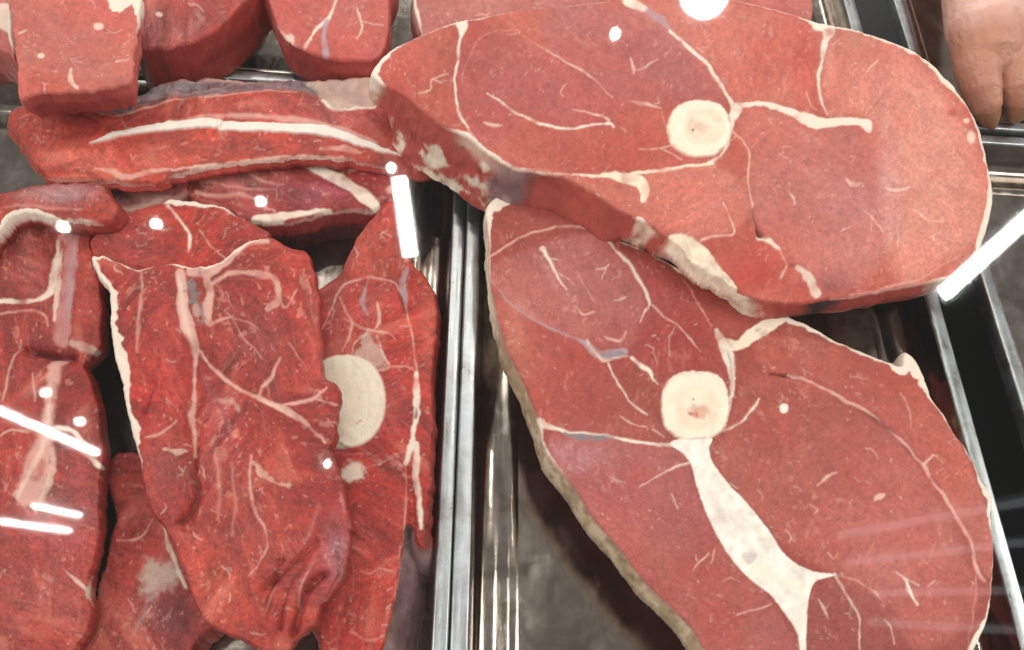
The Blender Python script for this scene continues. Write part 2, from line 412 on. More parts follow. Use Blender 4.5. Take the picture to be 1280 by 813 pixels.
# ------------------------------------------------------------------ materials
def newmat(name):
    m = bpy.data.materials.new(name); m.use_nodes = True
    nt = m.node_tree; return m, nt, nt.nodes['Principled BSDF']
def nd(nt, t, **kw):
    n = nt.nodes.new(t)
    for k, v in kw.items():
        if k.startswith('i_'): n.inputs[k[2:].replace('_', ' ')].default_value = v
        else: setattr(n, k, v)
    return n
def ramp(nt, src, p0, p1, c0=(0, 0, 0, 1), c1=(1, 1, 1, 1)):
    r = nd(nt, 'ShaderNodeValToRGB'); r.color_ramp.elements[0].position = p0; r.color_ramp.elements[1].position = p1
    r.color_ramp.elements[0].color = c0; r.color_ramp.elements[1].color = c1
    nt.links.new(src, r.inputs[0]); return r.outputs[0]
def meatmat(name, rough, bump, grain, pale, spec=.4, coat=0.0):
    m, nt, b = newmat(name); L = nt.links.new
    at = nd(nt, 'ShaderNodeAttribute', attribute_name='Col'); fm = nd(nt, 'ShaderNodeAttribute', attribute_name='fatm')
    tc = nd(nt, 'ShaderNodeTexCoord')
    n1 = nd(nt, 'ShaderNodeTexNoise', i_Scale=1100.0, i_Detail=3.0, i_Roughness=.65); L(tc.outputs['Object'], n1.inputs['Vector'])
    n2 = nd(nt, 'ShaderNodeTexNoise', i_Scale=420.0, i_Detail=4.0, i_Roughness=.7, i_Distortion=.8); L(tc.outputs['Object'], n2.inputs['Vector'])
    inv = nd(nt, 'ShaderNodeMath', operation='SUBTRACT'); inv.inputs[0].default_value = 1.0; L(fm.outputs['Fac'], inv.inputs[1])
    g = ramp(nt, n1.outputs['Fac'], .3, .7, (1 - grain,) * 3 + (1,), (1 + grain,) * 3 + (1,))
    mx = nd(nt, 'ShaderNodeMix', data_type='RGBA', blend_type='MULTIPLY'); gf = nd(nt, 'ShaderNodeMath', operation='MULTIPLY_ADD'); gf.inputs[1].default_value = .85; gf.inputs[2].default_value = .15; L(inv.outputs[0], gf.inputs[0]); L(gf.outputs[0], mx.inputs[0])
    L(at.outputs['Color'], mx.inputs[6]); L(g, mx.inputs[7])
    pl = ramp(nt, n2.outputs['Fac'], .60, .72); 
    pm = nd(nt, 'ShaderNodeMath', operation='MULTIPLY'); L(pl, pm.inputs[0]); L(inv.outputs[0], pm.inputs[1])
    pm2 = nd(nt, 'ShaderNodeMath', operation='MULTIPLY'); L(pm.outputs[0], pm2.inputs[0]); pm2.inputs[1].default_value = pale
    mx2 = nd(nt, 'ShaderNodeMix', data_type='RGBA'); L(pm2.outputs[0], mx2.inputs[0]); L(mx.outputs[2], mx2.inputs[6]); mx2.inputs[7].default_value = (.70, .36, .29, 1)
    L(mx2.outputs[2], b.inputs['Base Color'])
    b.inputs['Roughness'].default_value = rough; b.inputs['Specular IOR Level'].default_value = spec
    b.inputs['Coat Weight'].default_value = coat; b.inputs['Coat Roughness'].default_value = .07
    b.inputs['Subsurface Weight'].default_value = .12; b.inputs['Subsurface Radius'].default_value = (.004, .0014, .001); b.inputs['Subsurface Scale'].default_value = 1.0
    ad = nd(nt, 'ShaderNodeMath', operation='ADD'); L(n1.outputs['Fac'], ad.inputs[0]); L(n2.outputs['Fac'], ad.inputs[1])
    bp = nd(nt, 'ShaderNodeBump', i_Strength=bump, i_Distance=.0006); L(ad.outputs[0], bp.inputs['Height']); L(bp.outputs[0], b.inputs['Normal']); 
    n3 = nd(nt, 'ShaderNodeTexNoise', i_Scale=650.0, i_Detail=3.0); L(tc.outputs['Object'], n3.inputs['Vector'])
    bc = nd(nt, 'ShaderNodeBump', i_Strength=min(1.0, bump * 1.3), i_Distance=.0016); L(n3.outputs['Fac'], bc.inputs['Height']); L(bc.outputs[0], b.inputs['Coat Normal'])
    return m
DRY = meatmat('cut_meat', .42, .30, .15, .12, .2, .03)
WET = meatmat('moist_meat', .34, .9, .22, .12, .18, .5)

def steelmat(name, colr, r0, r1):
    m, nt, b = newmat(name); L = nt.links.new
    tc = nd(nt, 'ShaderNodeTexCoord'); mp = nd(nt, 'ShaderNodeMapping'); mp.inputs['Scale'].default_value = (1, .12, 1); L(tc.outputs['Object'], mp.inputs[0])
    n1 = nd(nt, 'ShaderNodeTexNoise', i_Scale=420.0, i_Detail=5.0, i_Roughness=.7); L(mp.outputs[0], n1.inputs['Vector'])
    n2 = nd(nt, 'ShaderNodeTexNoise', i_Scale=48.0, i_Detail=8.0, i_Roughness=.62, i_Distortion=.6); L(tc.outputs['Object'], n2.inputs['Vector'])
    ad = nd(nt, 'ShaderNodeMath', operation='ADD'); L(n1.outputs['Fac'], ad.inputs[0]); L(n2.outputs['Fac'], ad.inputs[1])
    L(ramp(nt, n2.outputs['Fac'], .35, .7, tuple(c * q_ for c, q_ in zip(colr, (.62, .57, .52))) + (1,), colr + (1,)), b.inputs['Base Color'])
    mr = nd(nt, 'ShaderNodeMapRange'); mr.inputs[1].default_value = .7; mr.inputs[2].default_value = 1.3; mr.inputs[3].default_value = r0; mr.inputs[4].default_value = r1
    L(ad.outputs[0], mr.inputs[0]); L(mr.outputs[0], b.inputs['Roughness'])
    b.inputs['Metallic'].default_value = 1
    bp = nd(nt, 'ShaderNodeBump', i_Strength=.05, i_Distance=.0003); L(n1.outputs['Fac'], bp.inputs['Height']); L(bp.outputs[0], b.inputs['Normal'])
    return m
STEEL = steelmat('brushed_steel', (.46, .41, .36), .06, .26)
RIMST = steelmat('rim_steel', (.50, .53, .55), .24, .46)
def plain(name, c, rough=.5, metal=0, emit=0):
    m, nt, b = newmat(name); b.inputs['Base Color'].default_value = (*c, 1); b.inputs['Roughness'].default_value = rough; b.inputs['Metallic'].default_value = metal
    if emit: b.inputs['Emission Color'].default_value = (*c, 1); b.inputs['Emission Strength'].default_value = emit
    return m

# ------------------------------------------------------------------ the counter and its steel trays
ZR = .025
def rrect(x0, x1, y0, y1, r, n=8):
    p = []
    for cx, cy, a0 in ((x1 - r, y1 - r, 0), (x0 + r, y1 - r, 90), (x0 + r, y0 + r, 180), (x1 - r, y0 + r, 270)):
        for k in range(n + 1):
            a = math.radians(a0 + 90 * k / n); p.append((cx + r * math.cos(a), cy + r * math.sin(a)))
    return p
def tray(label, x0, x1, y0, y1, fl=.0085):
    root = link('steel_tray', None); root.location = ((x0 + x1) / 2, (y0 + y1) / 2, 0); tag(root, label, 'tray', 'steel trays in the counter')
    prof = [(0, ZR - .010), (0, ZR - .0012), (.0006, ZR - .0003), (.0014, ZR), (fl - .0015, ZR), (fl - .0005, ZR - .0004), (fl, ZR - .0014)]
    bas = [(fl, ZR - .0014), (fl + .0015, ZR - .006), (fl + .003, .006), (fl + .0045, .002), (fl + .008, .0), (fl + .018, 0), (fl + .0192, .0007), (fl + .026, .0007), (fl + .0272, 0)]
    for nm, pr, cap, mt in (('rim', prof, False, RIMST), ('basin', bas, True, STEEL)):
        V, Fc = [], []; n = 0
        for ins, z in pr:
            q = rrect(x0 + ins, x1 - ins, y0 + ins, y1 - ins, max(.02 - ins * .5, .004)); n = len(q)
            V += [(a - root.location.x, b - root.location.y, z) for a, b in q]
        for k in range(len(pr) - 1):
            for i in range(n): Fc.append((k * n + i, k * n + (i + 1) % n, (k + 1) * n + (i + 1) % n, (k + 1) * n + i))
        if cap: Fc.append(tuple((len(pr) - 1) * n + i for i in range(n)))
        me = bpy.data.meshes.new(nm); me.from_pydata(V, [], Fc); me.update(); me.polygons.foreach_set('use_smooth', [len(f) == 4 for f in Fc]); me.materials.append(mt)
        link(nm, me, root)
xd = float(P(577, 406, ZR)[0]); xr = float(P(1182, 400, ZR)[0]); xc = float(P(1245, 403, ZR)[0])
yr = float(P(5, 88, ZR)[1]); yf = -.30; yb = yr + .34
tray('long steel tray holding the overlapping pile of chops', xd - .42, xd - .0004, yf, yr)
tray('steel tray under the two big round leg steaks', xd + .0004, xr, yf, yr, .0095)
tray('empty steel tray beside the big leg steaks', xc, xc + .34, yf, yr)
tray('steel tray under the square meat blocks', xd - .42, xd - .0004, yr + .006, yb)
tray('steel tray behind the big leg steaks', xd + .0004, xr, yr + .006, yb, .0095)
tray('steel tray under the pig trotters', xc, xc + .34, yr + .006, yb)
me = bpy.data.meshes.new('counter_deck'); me.from_pydata([(-1.2, -.6, -.09), (1.2, -.6, -.09), (1.2, 1.2, -.09), (-1.2, 1.2, -.09)], [], [(0, 1, 2, 3)]); me.update()
me.materials.append(plain('dark_deck', (.012, .012, .015), .5)); o = link('counter_deck', me); o['kind'] = 'structure'

# ------------------------------------------------------------------ the meat
def L(t, pts, **k): return ('L', t, pts, k)
def PG(t, pts, **k): return ('P', t, pts, k)
def E(t, cx, cy, rx, ry, pw=2.2, **k): return ('E', t, (cx, cy, rx, ry, pw), k)
FS = 'fat_seam'
# --- the far round steak
slab('leg_steak', 'round leg steak with small cream bone ring, lying over the rib slab end', 'steak', None, DRY,
 [(464, 93, 9, 'fat'), (472, 78, 7), (486, 64, 4), (510, 51, 1.5), (540, 38, 1.5), (570, 27, 3), (600, 22, 2), (640, 14, 1), (700, 8, 1), (760, 1, 2), (820, -6, 2), (880, -6, 2), (930, 2, 2),
  (965, 11, 2), (995, 19, 2), (1024, 29, 6), (1060, 35, 4), (1095, 45, 3), (1135, 60, 4), (1167, 82, 6), (1195, 110, 5), (1215, 142, 5), (1227, 172, 5), (1235, 206, 5), (1241, 240, 6), (1237, 273, 6),
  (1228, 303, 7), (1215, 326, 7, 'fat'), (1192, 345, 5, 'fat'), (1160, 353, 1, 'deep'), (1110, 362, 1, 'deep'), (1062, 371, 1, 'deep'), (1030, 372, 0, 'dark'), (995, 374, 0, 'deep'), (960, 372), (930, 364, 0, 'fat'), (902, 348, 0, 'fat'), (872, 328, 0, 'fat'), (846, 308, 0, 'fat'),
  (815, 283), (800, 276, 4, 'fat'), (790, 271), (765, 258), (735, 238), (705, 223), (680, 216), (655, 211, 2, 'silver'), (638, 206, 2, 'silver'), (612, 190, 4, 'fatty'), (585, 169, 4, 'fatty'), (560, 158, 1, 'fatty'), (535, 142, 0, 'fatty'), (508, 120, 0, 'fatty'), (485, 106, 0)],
 (.078, -.0022, 0), lambda x, y: .036 - .0022 * (x - 855) / 100, lean=(.465, .104, .077), seed=3, flecks=247, rnd=2.2, rndh=.0012, ragged=.7,
 prof={'lean': [(0, 0), (.2, 2), (.5, 7), (1, 9)], 'fatty': [(0, 0), (.3, 3), (.6, 7), (1, 12)], 'silver': [(0, 0), (.3, 3), (.6, 7), (1, 10)], 'deep': [(0, 0), (.2, 3), (.4, 1), (1, -34)], 'dark': [(0, 0), (.2, 3), (.4, 1), (1, -34)], 'fat': [(0, 0), (.2, 2), (.4, 0), (1, -34)]},
 tones=[(835, 75, 55, 45, (.40, .12, .11), .4), (680, 115, 90, 45, (.40, .11, .10), .45), (1165, 210, 70, 120, (.56, .18, .14), .5), (1050, 250, 70, 60, (.47, .16, .14), .4), (880, 250, 60, 40, (.47, .14, .12), .3), (950, 340, 50, 25, (.46, .06, .05), .6), (1045, 355, 30, 14, (.18, .07, .07), .6), (740, 20, 60, 20, (.52, .16, .13), .3)],
 shapes=[
  PG((.44, .10, .085), [(596, 173), (572, 135), (570, 100), (580, 60), (620, 42), (672, 57), (740, 97), (765, 122), (768, 156), (712, 162), (657, 147), (620, 180)], a=0.88, s=8),
  PG((.42, .11, .095), [(690, 10), (790, 10), (850, 50), (905, 112), (900, 130), (850, 128), (800, 130), (765, 122), (740, 97), (690, 60)], a=0.96, s=14),
  PG((.54, .15, .115), [(800, 5), (1020, 30), (1030, 130), (960, 128), (920, 130), (890, 85)], a=0.80, s=10), PG((.60, .20, .155), [(1040, 40), (1135, 62), (1230, 200), (1235, 280), (1180, 330), (1120, 340), (1090, 160), (1035, 140)], a=1.00, s=20),
  PG((.50, .15, .125), [(930, 140), (1080, 165), (1110, 300), (1050, 360), (950, 290), (937, 200)], a=0.80, s=16), PG((.56, .16, .12), [(640, 207), (760, 222), (890, 207), (935, 250), (915, 290), (840, 290), (700, 220)], a=0.96, s=8),
  L((.40, .11, .10), [(1095, 70, 8), (1110, 180, 9), (1125, 300, 8)], a=.35, s=14),  # darker band between veils of glass reflection, painted into the lean
  L('fat', [(576, 26, 8), (578, 36, 6), (575, 50, 2.2), (572, 75, 1.6), (568, 105, 1.4), (572, 135, 1.4), (585, 160, 1.2), (596, 173, 1)], part=FS),
  L('pink', [(577, 95), (585, 75), (595, 55), (612, 42), (640, 38), (672, 57)], w=.5, a=.5),
  L('fat', [(786, 0, 8), (794, 6, 6), (806, 12, 3)], part=FS),
  L('silver', [(808, 14, 5), (824, 24, 5), (838, 38, 3)], a=.75), L('fat', [(838, 40, 1.6), (850, 50, 2), (870, 68, 2.2), (890, 88, 2), (905, 112, 1.8), (915, 130, 3), (920, 138, 7), (914, 150, 4), (910, 175, 1.4), (900, 195, 1.5), (885, 203, 1.3)], part=FS),
  L('fat', [(922, 133, 4), (940, 131, 2), (960, 131, 3), (985, 138, 4.5), (1005, 148, 7), (1022, 154, 8), (1050, 152, 5), (1070, 152, 5), (1082, 156, 7), (1085, 163, 4)], part=FS),
  L('fat', [(1024, 30, 9), (1036, 37, 8), (1031, 52, 4), (1027, 75, 2.4), (1022, 100, 1.8), (1028, 128, 1.4), (1034, 142, 1)], part=FS),
  L('fat', [(1008, 115), (1013, 130), (1020, 138)], w=.8, a=.6),
  L('fat', [(915, 165), (928, 176), (936, 190), (936, 205), (936, 233), (940, 258), (944, 285)], w=1, a=.8),
  L('dark', [(941, 262, .7), (945, 285, 1.2), (950, 295, 3.5), (958, 299, 2)], h=-.003, a=.9),
  L('fat', [(610, 117, .8), (640, 139, 1), (657, 147, 1.4), (677, 155, 1.5), (712, 162, 1.5), (740, 157, 1.4), (763, 155, 1.6), (768, 159, 1.5)], part=FS),
  L('fat', [(672, 57), (702, 75), (740, 97), (752, 110), (765, 122)], w=.8, a=.8), L('fat', [(714, 138, .7), (735, 141, 1.2), (752, 145, 1), (762, 152, 2)], a=.85),
  L('fat', [(788, 73, 1.2), (792, 85, 2), (793, 93, 1)], w=1), L('fat', [(793, 88), (805, 86), (813, 80), (823, 75)], w=1),
  L('fat', [(787, 127, 1), (800, 130, 2.4), (815, 133, 2), (828, 136, 1)]), L('fat', [(822, 122), (825, 128), (818, 131)], w=.8),
  L('fat', [(800, 187), (822, 186), (838, 181)], w=.9), L('fat', [(825, 186), (840, 192), (852, 200)], w=.8),
  L('cream', [(660, 214, 1), (700, 218, .8), (750, 220, 2), (770, 220, 5), (785, 224, 7), (800, 228, 8), (806, 240, 6), (804, 251, 3)], part=FS), L('cream', [(790, 218, 2), (820, 213, 2.5), (855, 209, 2.2), (890, 204, 1.2)], part=FS),
  L('cream', [(797, 276, 3), (801, 281, 4)], part=FS),
  L('fat', [(877, 298, 1.4), (895, 294, 1.2), (917, 292, 1.6), (912, 272, 1), (905, 255, 1.2)], a=.8),
  L('fat', [(948, 298, 3.5), (962, 302, 3), (975, 312, 1.2)], a=.85, part=FS), L('pink', [(975, 312, 1.2), (984, 330, 1.2), (978, 345, 2)], a=.8), L('dark', [(984, 325, 1), (990, 331, 2.5), (998, 333, 1)], h=-.002),
  L('fat', [(998, 334, 3), (1008, 342, 4), (1018, 355, 4), (1024, 366, 4)], a=.75, part=FS),
  PG('cream', [(836, 300), (846, 292), (862, 294), (878, 302), (892, 314), (906, 332), (920, 350), (922, 366), (900, 356), (862, 330)], a=.88, h=.001, part='fat_lump', s=3, lumpy=.004),
  L('dark', [(1082, 146), (1092, 135), (1104, 118)], w=.6, a=.6, h=-.0004), L('pink', [(1062, 369, 1), (1110, 360, 1.5), (1155, 345, 1.3), (1200, 318, 1)], a=.6),
  L('fat', [(1083, 90), (1098, 75)], w=.9, a=.7), L('fat', [(560, 93, 1), (541, 100, 1), (537, 112, 1.5), (525, 116, 1)]), L('fat', [(541, 100), (552, 103)], w=.9), L('fat', [(606, 153, 1.5), (615, 157, 2.5), (628, 157, 1)]),
  L('fat', [(1058, 225, 1.5), (1066, 231, 3), (1078, 229, 1)]), L('fat', [(1107, 236, 1.2), (1120, 238, 2.2), (1136, 234, 1)]), L('fat', [(1080, 262, .8), (1090, 272, 1.2), (1104, 290, .8)]), L('fat', [(1091, 275), (1088, 290)], w=.7), L('fat', [(1140, 263, 1), (1155, 271, 1.6), (1163, 276), (1180, 278)], w=.9), L('fat', [(1166, 278), (1168, 300)], w=.7), L('fat', [(987, 240, .8), (992, 248, 2), (994, 256, 1)]),
  E('red', 1190, 141, 6, 5, a=.6, s=5), E('fat', 1208, 151, 4, 3, a=.8), E('fat', 1214, 172, 5, 8, a=.8, s=3),
  E('pink', 874, 161, 40.5, 36.5, a=.7), E('bone', 874, 161, 39, 35, part='bone', h=.0009, s=3, n=2.6), E('bone2', 880, 160, 24, 22, 2.8, a=.6, s=5, part='marrow', sub=1, h=-.0009, n=2.5), E('bone', 884, 156, 14, 12, a=.5, s=8, n=4, h=0), E('marrow', 877, 160, 10, 7, a=.6, s=8, n=6, h=0), L('marrow', [(866, 148), (862, 160), (868, 172)], w=1.2, a=.6, h=0), E('dark', 866, 163, 1.5, 1.5, a=.8), E('marrow', 893, 150, 6, 3, a=.3, s=4, n=4, h=0)],
 bumps=[([(480, 110), (560, 170), (640, 215)], 26, -.002), ([(880, 315), (940, 350), (1010, 372)], 22, -.005)])

# --- the near round steak
slab('leg_steak', 'leg steak with broad white fat wedge below its bone and a tan rind', 'steak', None, DRY,
 [(607, 266, 9), (612, 254, 12), (626, 243, 11), (647, 236, 9), (675, 248, 2), (717, 269, 1.5), (737, 284, 2), (770, 298, 2), (810, 315, 3), (860, 340, 6), (895, 355, 7), (925, 366, 9), (945, 366, 14), (965, 380, 12), (990, 398, 7), (1010, 406, 6), (1035, 421, 5), (1060, 433, 5), (1085, 443, 5), (1110, 453, 6),
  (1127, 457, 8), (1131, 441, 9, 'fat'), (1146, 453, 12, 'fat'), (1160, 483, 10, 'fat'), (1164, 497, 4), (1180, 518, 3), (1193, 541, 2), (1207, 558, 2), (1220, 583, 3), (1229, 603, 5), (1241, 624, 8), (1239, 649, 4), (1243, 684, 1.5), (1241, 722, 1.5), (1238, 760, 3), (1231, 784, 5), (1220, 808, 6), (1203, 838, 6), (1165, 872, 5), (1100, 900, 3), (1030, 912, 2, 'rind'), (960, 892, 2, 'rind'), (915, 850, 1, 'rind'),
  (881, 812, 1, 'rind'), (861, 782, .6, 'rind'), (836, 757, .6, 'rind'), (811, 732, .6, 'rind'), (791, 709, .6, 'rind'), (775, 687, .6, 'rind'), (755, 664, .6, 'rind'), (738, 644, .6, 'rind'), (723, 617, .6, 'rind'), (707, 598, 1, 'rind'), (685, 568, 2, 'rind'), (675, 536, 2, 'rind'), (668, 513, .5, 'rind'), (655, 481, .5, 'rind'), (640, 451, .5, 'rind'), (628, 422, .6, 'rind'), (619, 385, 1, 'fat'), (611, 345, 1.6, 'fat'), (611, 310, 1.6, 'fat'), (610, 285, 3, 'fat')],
 (.056, 0, 0), .0, tint=(.91, .86, .83), lean=(.345, .067, .049), seed=11, flecks=247, rnd=2.2, rndh=.0012, ragged=.6, dirn=.7,
 prof={'rind': [(0, 0), (.1, 1.2), (.25, 2), (.4, 1), (.46, -3), (.7, -18), (1, -34)], 'fat': [(0, 0), (.12, 1), (.3, 0), (1, -14)], '*': [(0, 0), (.15, .8), (.3, 0), (1, -16)]},
 tones=[(780, 600, 90, 60, (.36, .10, .09), .35), (700, 340, 60, 60, (.44, .12, .10), .4), (1080, 560, 80, 60, (.40, .10, .09), .3), (1120, 690, 110, 90, (.45, .12, .10), .5), (800, 380, 60, 60, (.34, .07, .06), .4), (870, 420, 40, 60, (.33, .05, .04), .5), (1050, 790, 50, 50, (.32, .07, .06), .5), (720, 570, 40, 20, 'bloom', .35), (640, 430, 25, 50, (.50, .16, .11), .5)],
 shapes=[
  PG((.43, .12, .10), [(620, 330), (735, 290), (782, 325), (808, 378), (800, 410), (780, 438), (732, 427), (660, 396), (618, 360)], a=0.96, s=10), PG((.36, .065, .052), [(745, 290), (850, 345), (890, 410), (905, 470), (870, 460), (825, 470), (800, 455), (800, 400), (808, 375)], a=1.00, s=8),
  PG((.42, .09, .07), [(620, 375), (730, 430), (760, 455), (810, 518), (830, 545), (690, 535), (660, 480)], a=0.80, s=10), PG((.42, .105, .088), [(690, 545), (835, 560), (862, 580), (885, 645), (960, 745), (1000, 815), (1000, 850), (880, 815), (740, 645)], a=1.00, s=8),
  PG((.43, .105, .08), [(905, 540), (950, 470), (1085, 520), (1150, 580), (1200, 680), (1220, 760), (1150, 815), (1110, 757), (1043, 719), (960, 660), (890, 575)], a=0.96, s=12), PG((.48, .12, .09), [(960, 420), (1130, 460), (1225, 610), (1235, 720), (1160, 585), (1085, 515), (960, 465)], a=0.88, s=8), PG((.34, .075, .06), [(1020, 728), (1070, 740), (1110, 760), (1148, 815), (1150, 850), (1010, 850)], a=1.00, s=6),
  L('pink', [(612, 322, 1), (640, 303, 1.6), (670, 290, 1.6), (710, 283, 1.5), (737, 285, 2)], part=FS, a=.9), L('fat', [(737, 285, 2), (752, 296, 1.4), (765, 308, 1.5), (782, 325, 2), (800, 353, 2), (810, 378, 2.4), (805, 390, 1.2), (800, 403, 1)], part=FS, a=.8), L('fat', [(811, 379, 1.6), (828, 394, 1.4), (845, 406, 1), (860, 422, .9), (875, 441, .8)], a=.8),
  L('pink', [(855, 350), (868, 370), (880, 393), (889, 408)], w=1, a=.8),
  L('cream', [(975, 396, 10), (957, 409, 9), (940, 420, 7), (922, 431, 7), (905, 430, 7)], part=FS), L('fat', [(896, 414, 3), (903, 430, 6), (910, 446, 8), (914, 463, 5), (915, 486, 3), (912, 508, 3), (907, 526, 2)], part=FS), L('grey', [(910, 440, 1), (913, 452, 1.6), (914, 466, 1.4)], a=.6), L('grey', [(945, 414, 2.5), (950, 411, 1)], a=.5),
  L('silver', [(613, 350, .6), (640, 383, 1), (660, 396, 1.4), (690, 412, 1.6), (718, 423, 2), (732, 428, 3)], a=.85, part=FS), L('silver', [(732, 428, 3), (747, 443, 6), (765, 443, 6), (782, 440, 4)], a=.9, part='silverskin'), L('grey', [(752, 444, 3), (766, 444, 4), (780, 442, 1.5)], a=.6, n=3), L('fat', [(734, 424, 2), (738, 434, 1.6), (754, 452, 2), (770, 448, 1), (786, 446, 1.2)], a=.7),
  L('fat', [(790, 448, 2), (800, 456, 3), (812, 464, 3), (815, 474, 1.4), (821, 481, 1)], part=FS), L('fat', [(760, 456), (770, 476), (785, 498), (797, 509), (810, 518)], w=1.1, a=.85, part=FS),
  L('fat', [(674, 527, 5), (684, 533, 3.5), (700, 538, 2.5), (715, 541, 2), (740, 543, 1.5), (767, 547, 1.6), (785, 551, 2.2), (815, 555, 2.2), (842, 556, 3)], part=FS), L('grey', [(706, 542, 2), (722, 546, 4), (745, 548, 4.5), (766, 548, 2)], a=.85, part='silverskin'), L('fat', [(674, 530, 3), (678, 548, 2), (686, 568, 2)], a=.8),
  PG('white', [(838, 555), (852, 549), (888, 548), (886, 562), (892, 580), (911, 606), (936, 632), (961, 664), (985, 697), (1015, 714), (1043, 719), (1019, 728), (1011, 750), (1008, 790), (1006, 850), (1002, 850), (997, 795), (980, 765), (961, 742), (941, 727), (921, 707), (903, 682), (883, 642), (871, 609), (864, 582), (854, 568)], part='fat_wedge', h=.0004, n=.9, s=2, lumpy=.0005), L('pink', [(880, 590, 5), (895, 640, 6), (915, 670, 6)], a=.16, s=10, h=0), L('cream', [(930, 700, 8), (965, 720, 8), (1005, 735, 6)], a=.4, s=10, h=0), L('pink', [(940, 650, 3), (955, 690, 4)], a=.18, s=8, h=0), E('pink', 925, 640, 6, 5, a=.3, s=6, h=0),
  PG('silver', [(928, 691), (945, 692), (943, 702), (936, 706), (930, 700)], a=.45, s=3), L('bloom', [(900, 640, 4), (905, 655, 5)], a=.2, s=6),
  L('fat', [(1043, 719, 2), (1052, 734, 1.5), (1062, 752, 1.6), (1074, 773, 1.2), (1074, 790, .9), (1076, 815, .9)], part=FS, a=.85), L('pink', [(1043, 719), (1073, 727), (1095, 742), (1108, 757)], w=1.1, a=.7), L('fat', [(1093, 738, 1), (1098, 744, 1.2)]), L('dark', [(1108, 757), (1120, 770), (1135, 790), (1149, 815)], w=.6, a=.55, h=-.0004),
  L('fat', [(1105, 775), (1115, 790), (1119, 805)], w=.9, a=.7), L('fat', [(1024, 748, 1), (1028, 758, 2), (1034, 775, 1)]),
  L('dark', [(962, 468, 1.4), (975, 469, 2), (990, 471, 2.4), (1005, 477, 1)], h=-.002, a=.85), L('pink', [(985, 468, 1), (1000, 473, 2), (1018, 481, 1.5), (1040, 492, 2.2), (1055, 501, 3), (1067, 506, 2.5), (1087, 518, 1.5), (1107, 536, 1), (1125, 550, 2.4), (1136, 560, 1), (1145, 571, 1), (1154, 581, 3), (1167, 603, 1.3), (1180, 620, 2.6), (1193, 644, 1.8), (1211, 672, 2), (1217, 694, 1.8), (1221, 712, 2.6), (1231, 726, 2.2)], part=FS, a=.9), L('dark', [(1040, 495), (1070, 510), (1092, 524, 1.3), (1105, 534, 1.8), (1125, 552, .9), (1142, 570, .9)], w=.6, h=-.001, a=.75), L('fat', [(1154, 580, 2.5), (1162, 572, 1.5), (1168, 570, 1), (1178, 580, .6)]), L('pink', [(1221, 712), (1219, 750), (1212, 795), (1205, 830)], w=1, a=.5), L('fat', [(1126, 492, .6), (1134, 505), (1139, 520), (1139, 535)], w=1, a=.6),
  L('fat', [(898, 539, 1.5), (917, 533, 1.8), (930, 524, 1.4), (940, 512, 1.4), (948, 498, 1)], part=FS, a=.9), L('fat', [(862, 578, 1.6), (848, 582, 2), (835, 588, 1.3), (818, 598, 1), (800, 608, .8)], a=.85),
  L('fat', [(679, 312, 4), (684, 322, 1.8), (690, 334, 1.3), (697, 345, 1.2), (707, 363, 1)], part=FS), L('fat', [(688, 324), (700, 326)], w=.8), L('fat', [(697, 341), (710, 348), (718, 356)], w=.7), L('fat', [(722, 340), (732, 360), (742, 378)], w=.6, a=.5),
  L('fat', [(744, 337, 1), (756, 335, 1.6), (760, 331, 1)]), L('fat', [(757, 336), (752, 350)], w=.8), L('fat', [(768, 376, .6), (776, 374, 1.3), (783, 371, .6)]), L('fat', [(722, 382), (728, 394, 1.2), (742, 389)], w=.8),
  L('fat', [(755, 421, 1), (772, 426, 2), (780, 422, 1.6), (783, 414, 1)]), L('fat', [(842, 408), (836, 425), (838, 445)], w=.8, a=.7), L('fat', [(775, 520), (790, 530), (806, 533)], w=.9, a=.8), L('fat', [(815, 536), (831, 545)], w=.9),
  L('fat', [(1120, 716, .6), (1132, 724, 1.6), (1138, 740, 2.6), (1148, 756, 1.4)], part=FS), L('fat', [(1130, 723), (1150, 732)], w=.9), L('fat', [(1160, 732), (1170, 725)], w=.8), L('fat', [(839, 618), (844, 628), (848, 636)], w=1), L('fat', [(885, 692, 1.4), (876, 700, 1.2), (866, 712, .8)]), L('fat', [(893, 688), (888, 705)], w=.8), L('fat', [(905, 726), (915, 722), (925, 727)], w=.9), L('fat', [(1094, 625, 3), (1101, 621, 3.6), (1105, 618, 2)]), L('fat', [(1022, 607, .8), (1035, 596, 1.6), (1046, 590, 1)]), L('fat', [(1018, 641, 1), (1022, 636, 1.5), (1012, 630)], w=.9), E('white', 980, 511, 5.5, 6, h=.0006), L('fat', [(920, 768), (945, 762), (965, 756)], w=.9, a=.7),  # the round white dot is a lamp reflection painted on, among real flecks
  E('pink', 869, 507, 43, 43, 2.7, a=.6), E('bone', 869, 507, 42, 42, 2.7, part='bone', h=.0009, s=3, n=2.6), L('bloom', [(832, 480, 2), (850, 470, 1.5), (880, 467, 1.5)], a=.3, s=5, h=0), E('bone2', 871, 512, 28, 27, 2.4, a=.5, s=7, n=2.5, h=-.0006), E('bone', 866, 500, 16, 12, a=.5, s=8, n=4, h=0), L('bone2', [(845, 495), (850, 520), (872, 535), (893, 522)], w=1, a=.6, h=0), E('marrow', 874, 516, 14, 8, a=.8, s=6, n=4, part='marrow', sub=1, h=-.0008), E('red', 864, 518, 6, 3, a=.7, s=3, n=3), E('dark', 866, 500, 1.2, 1.2, a=.6)])

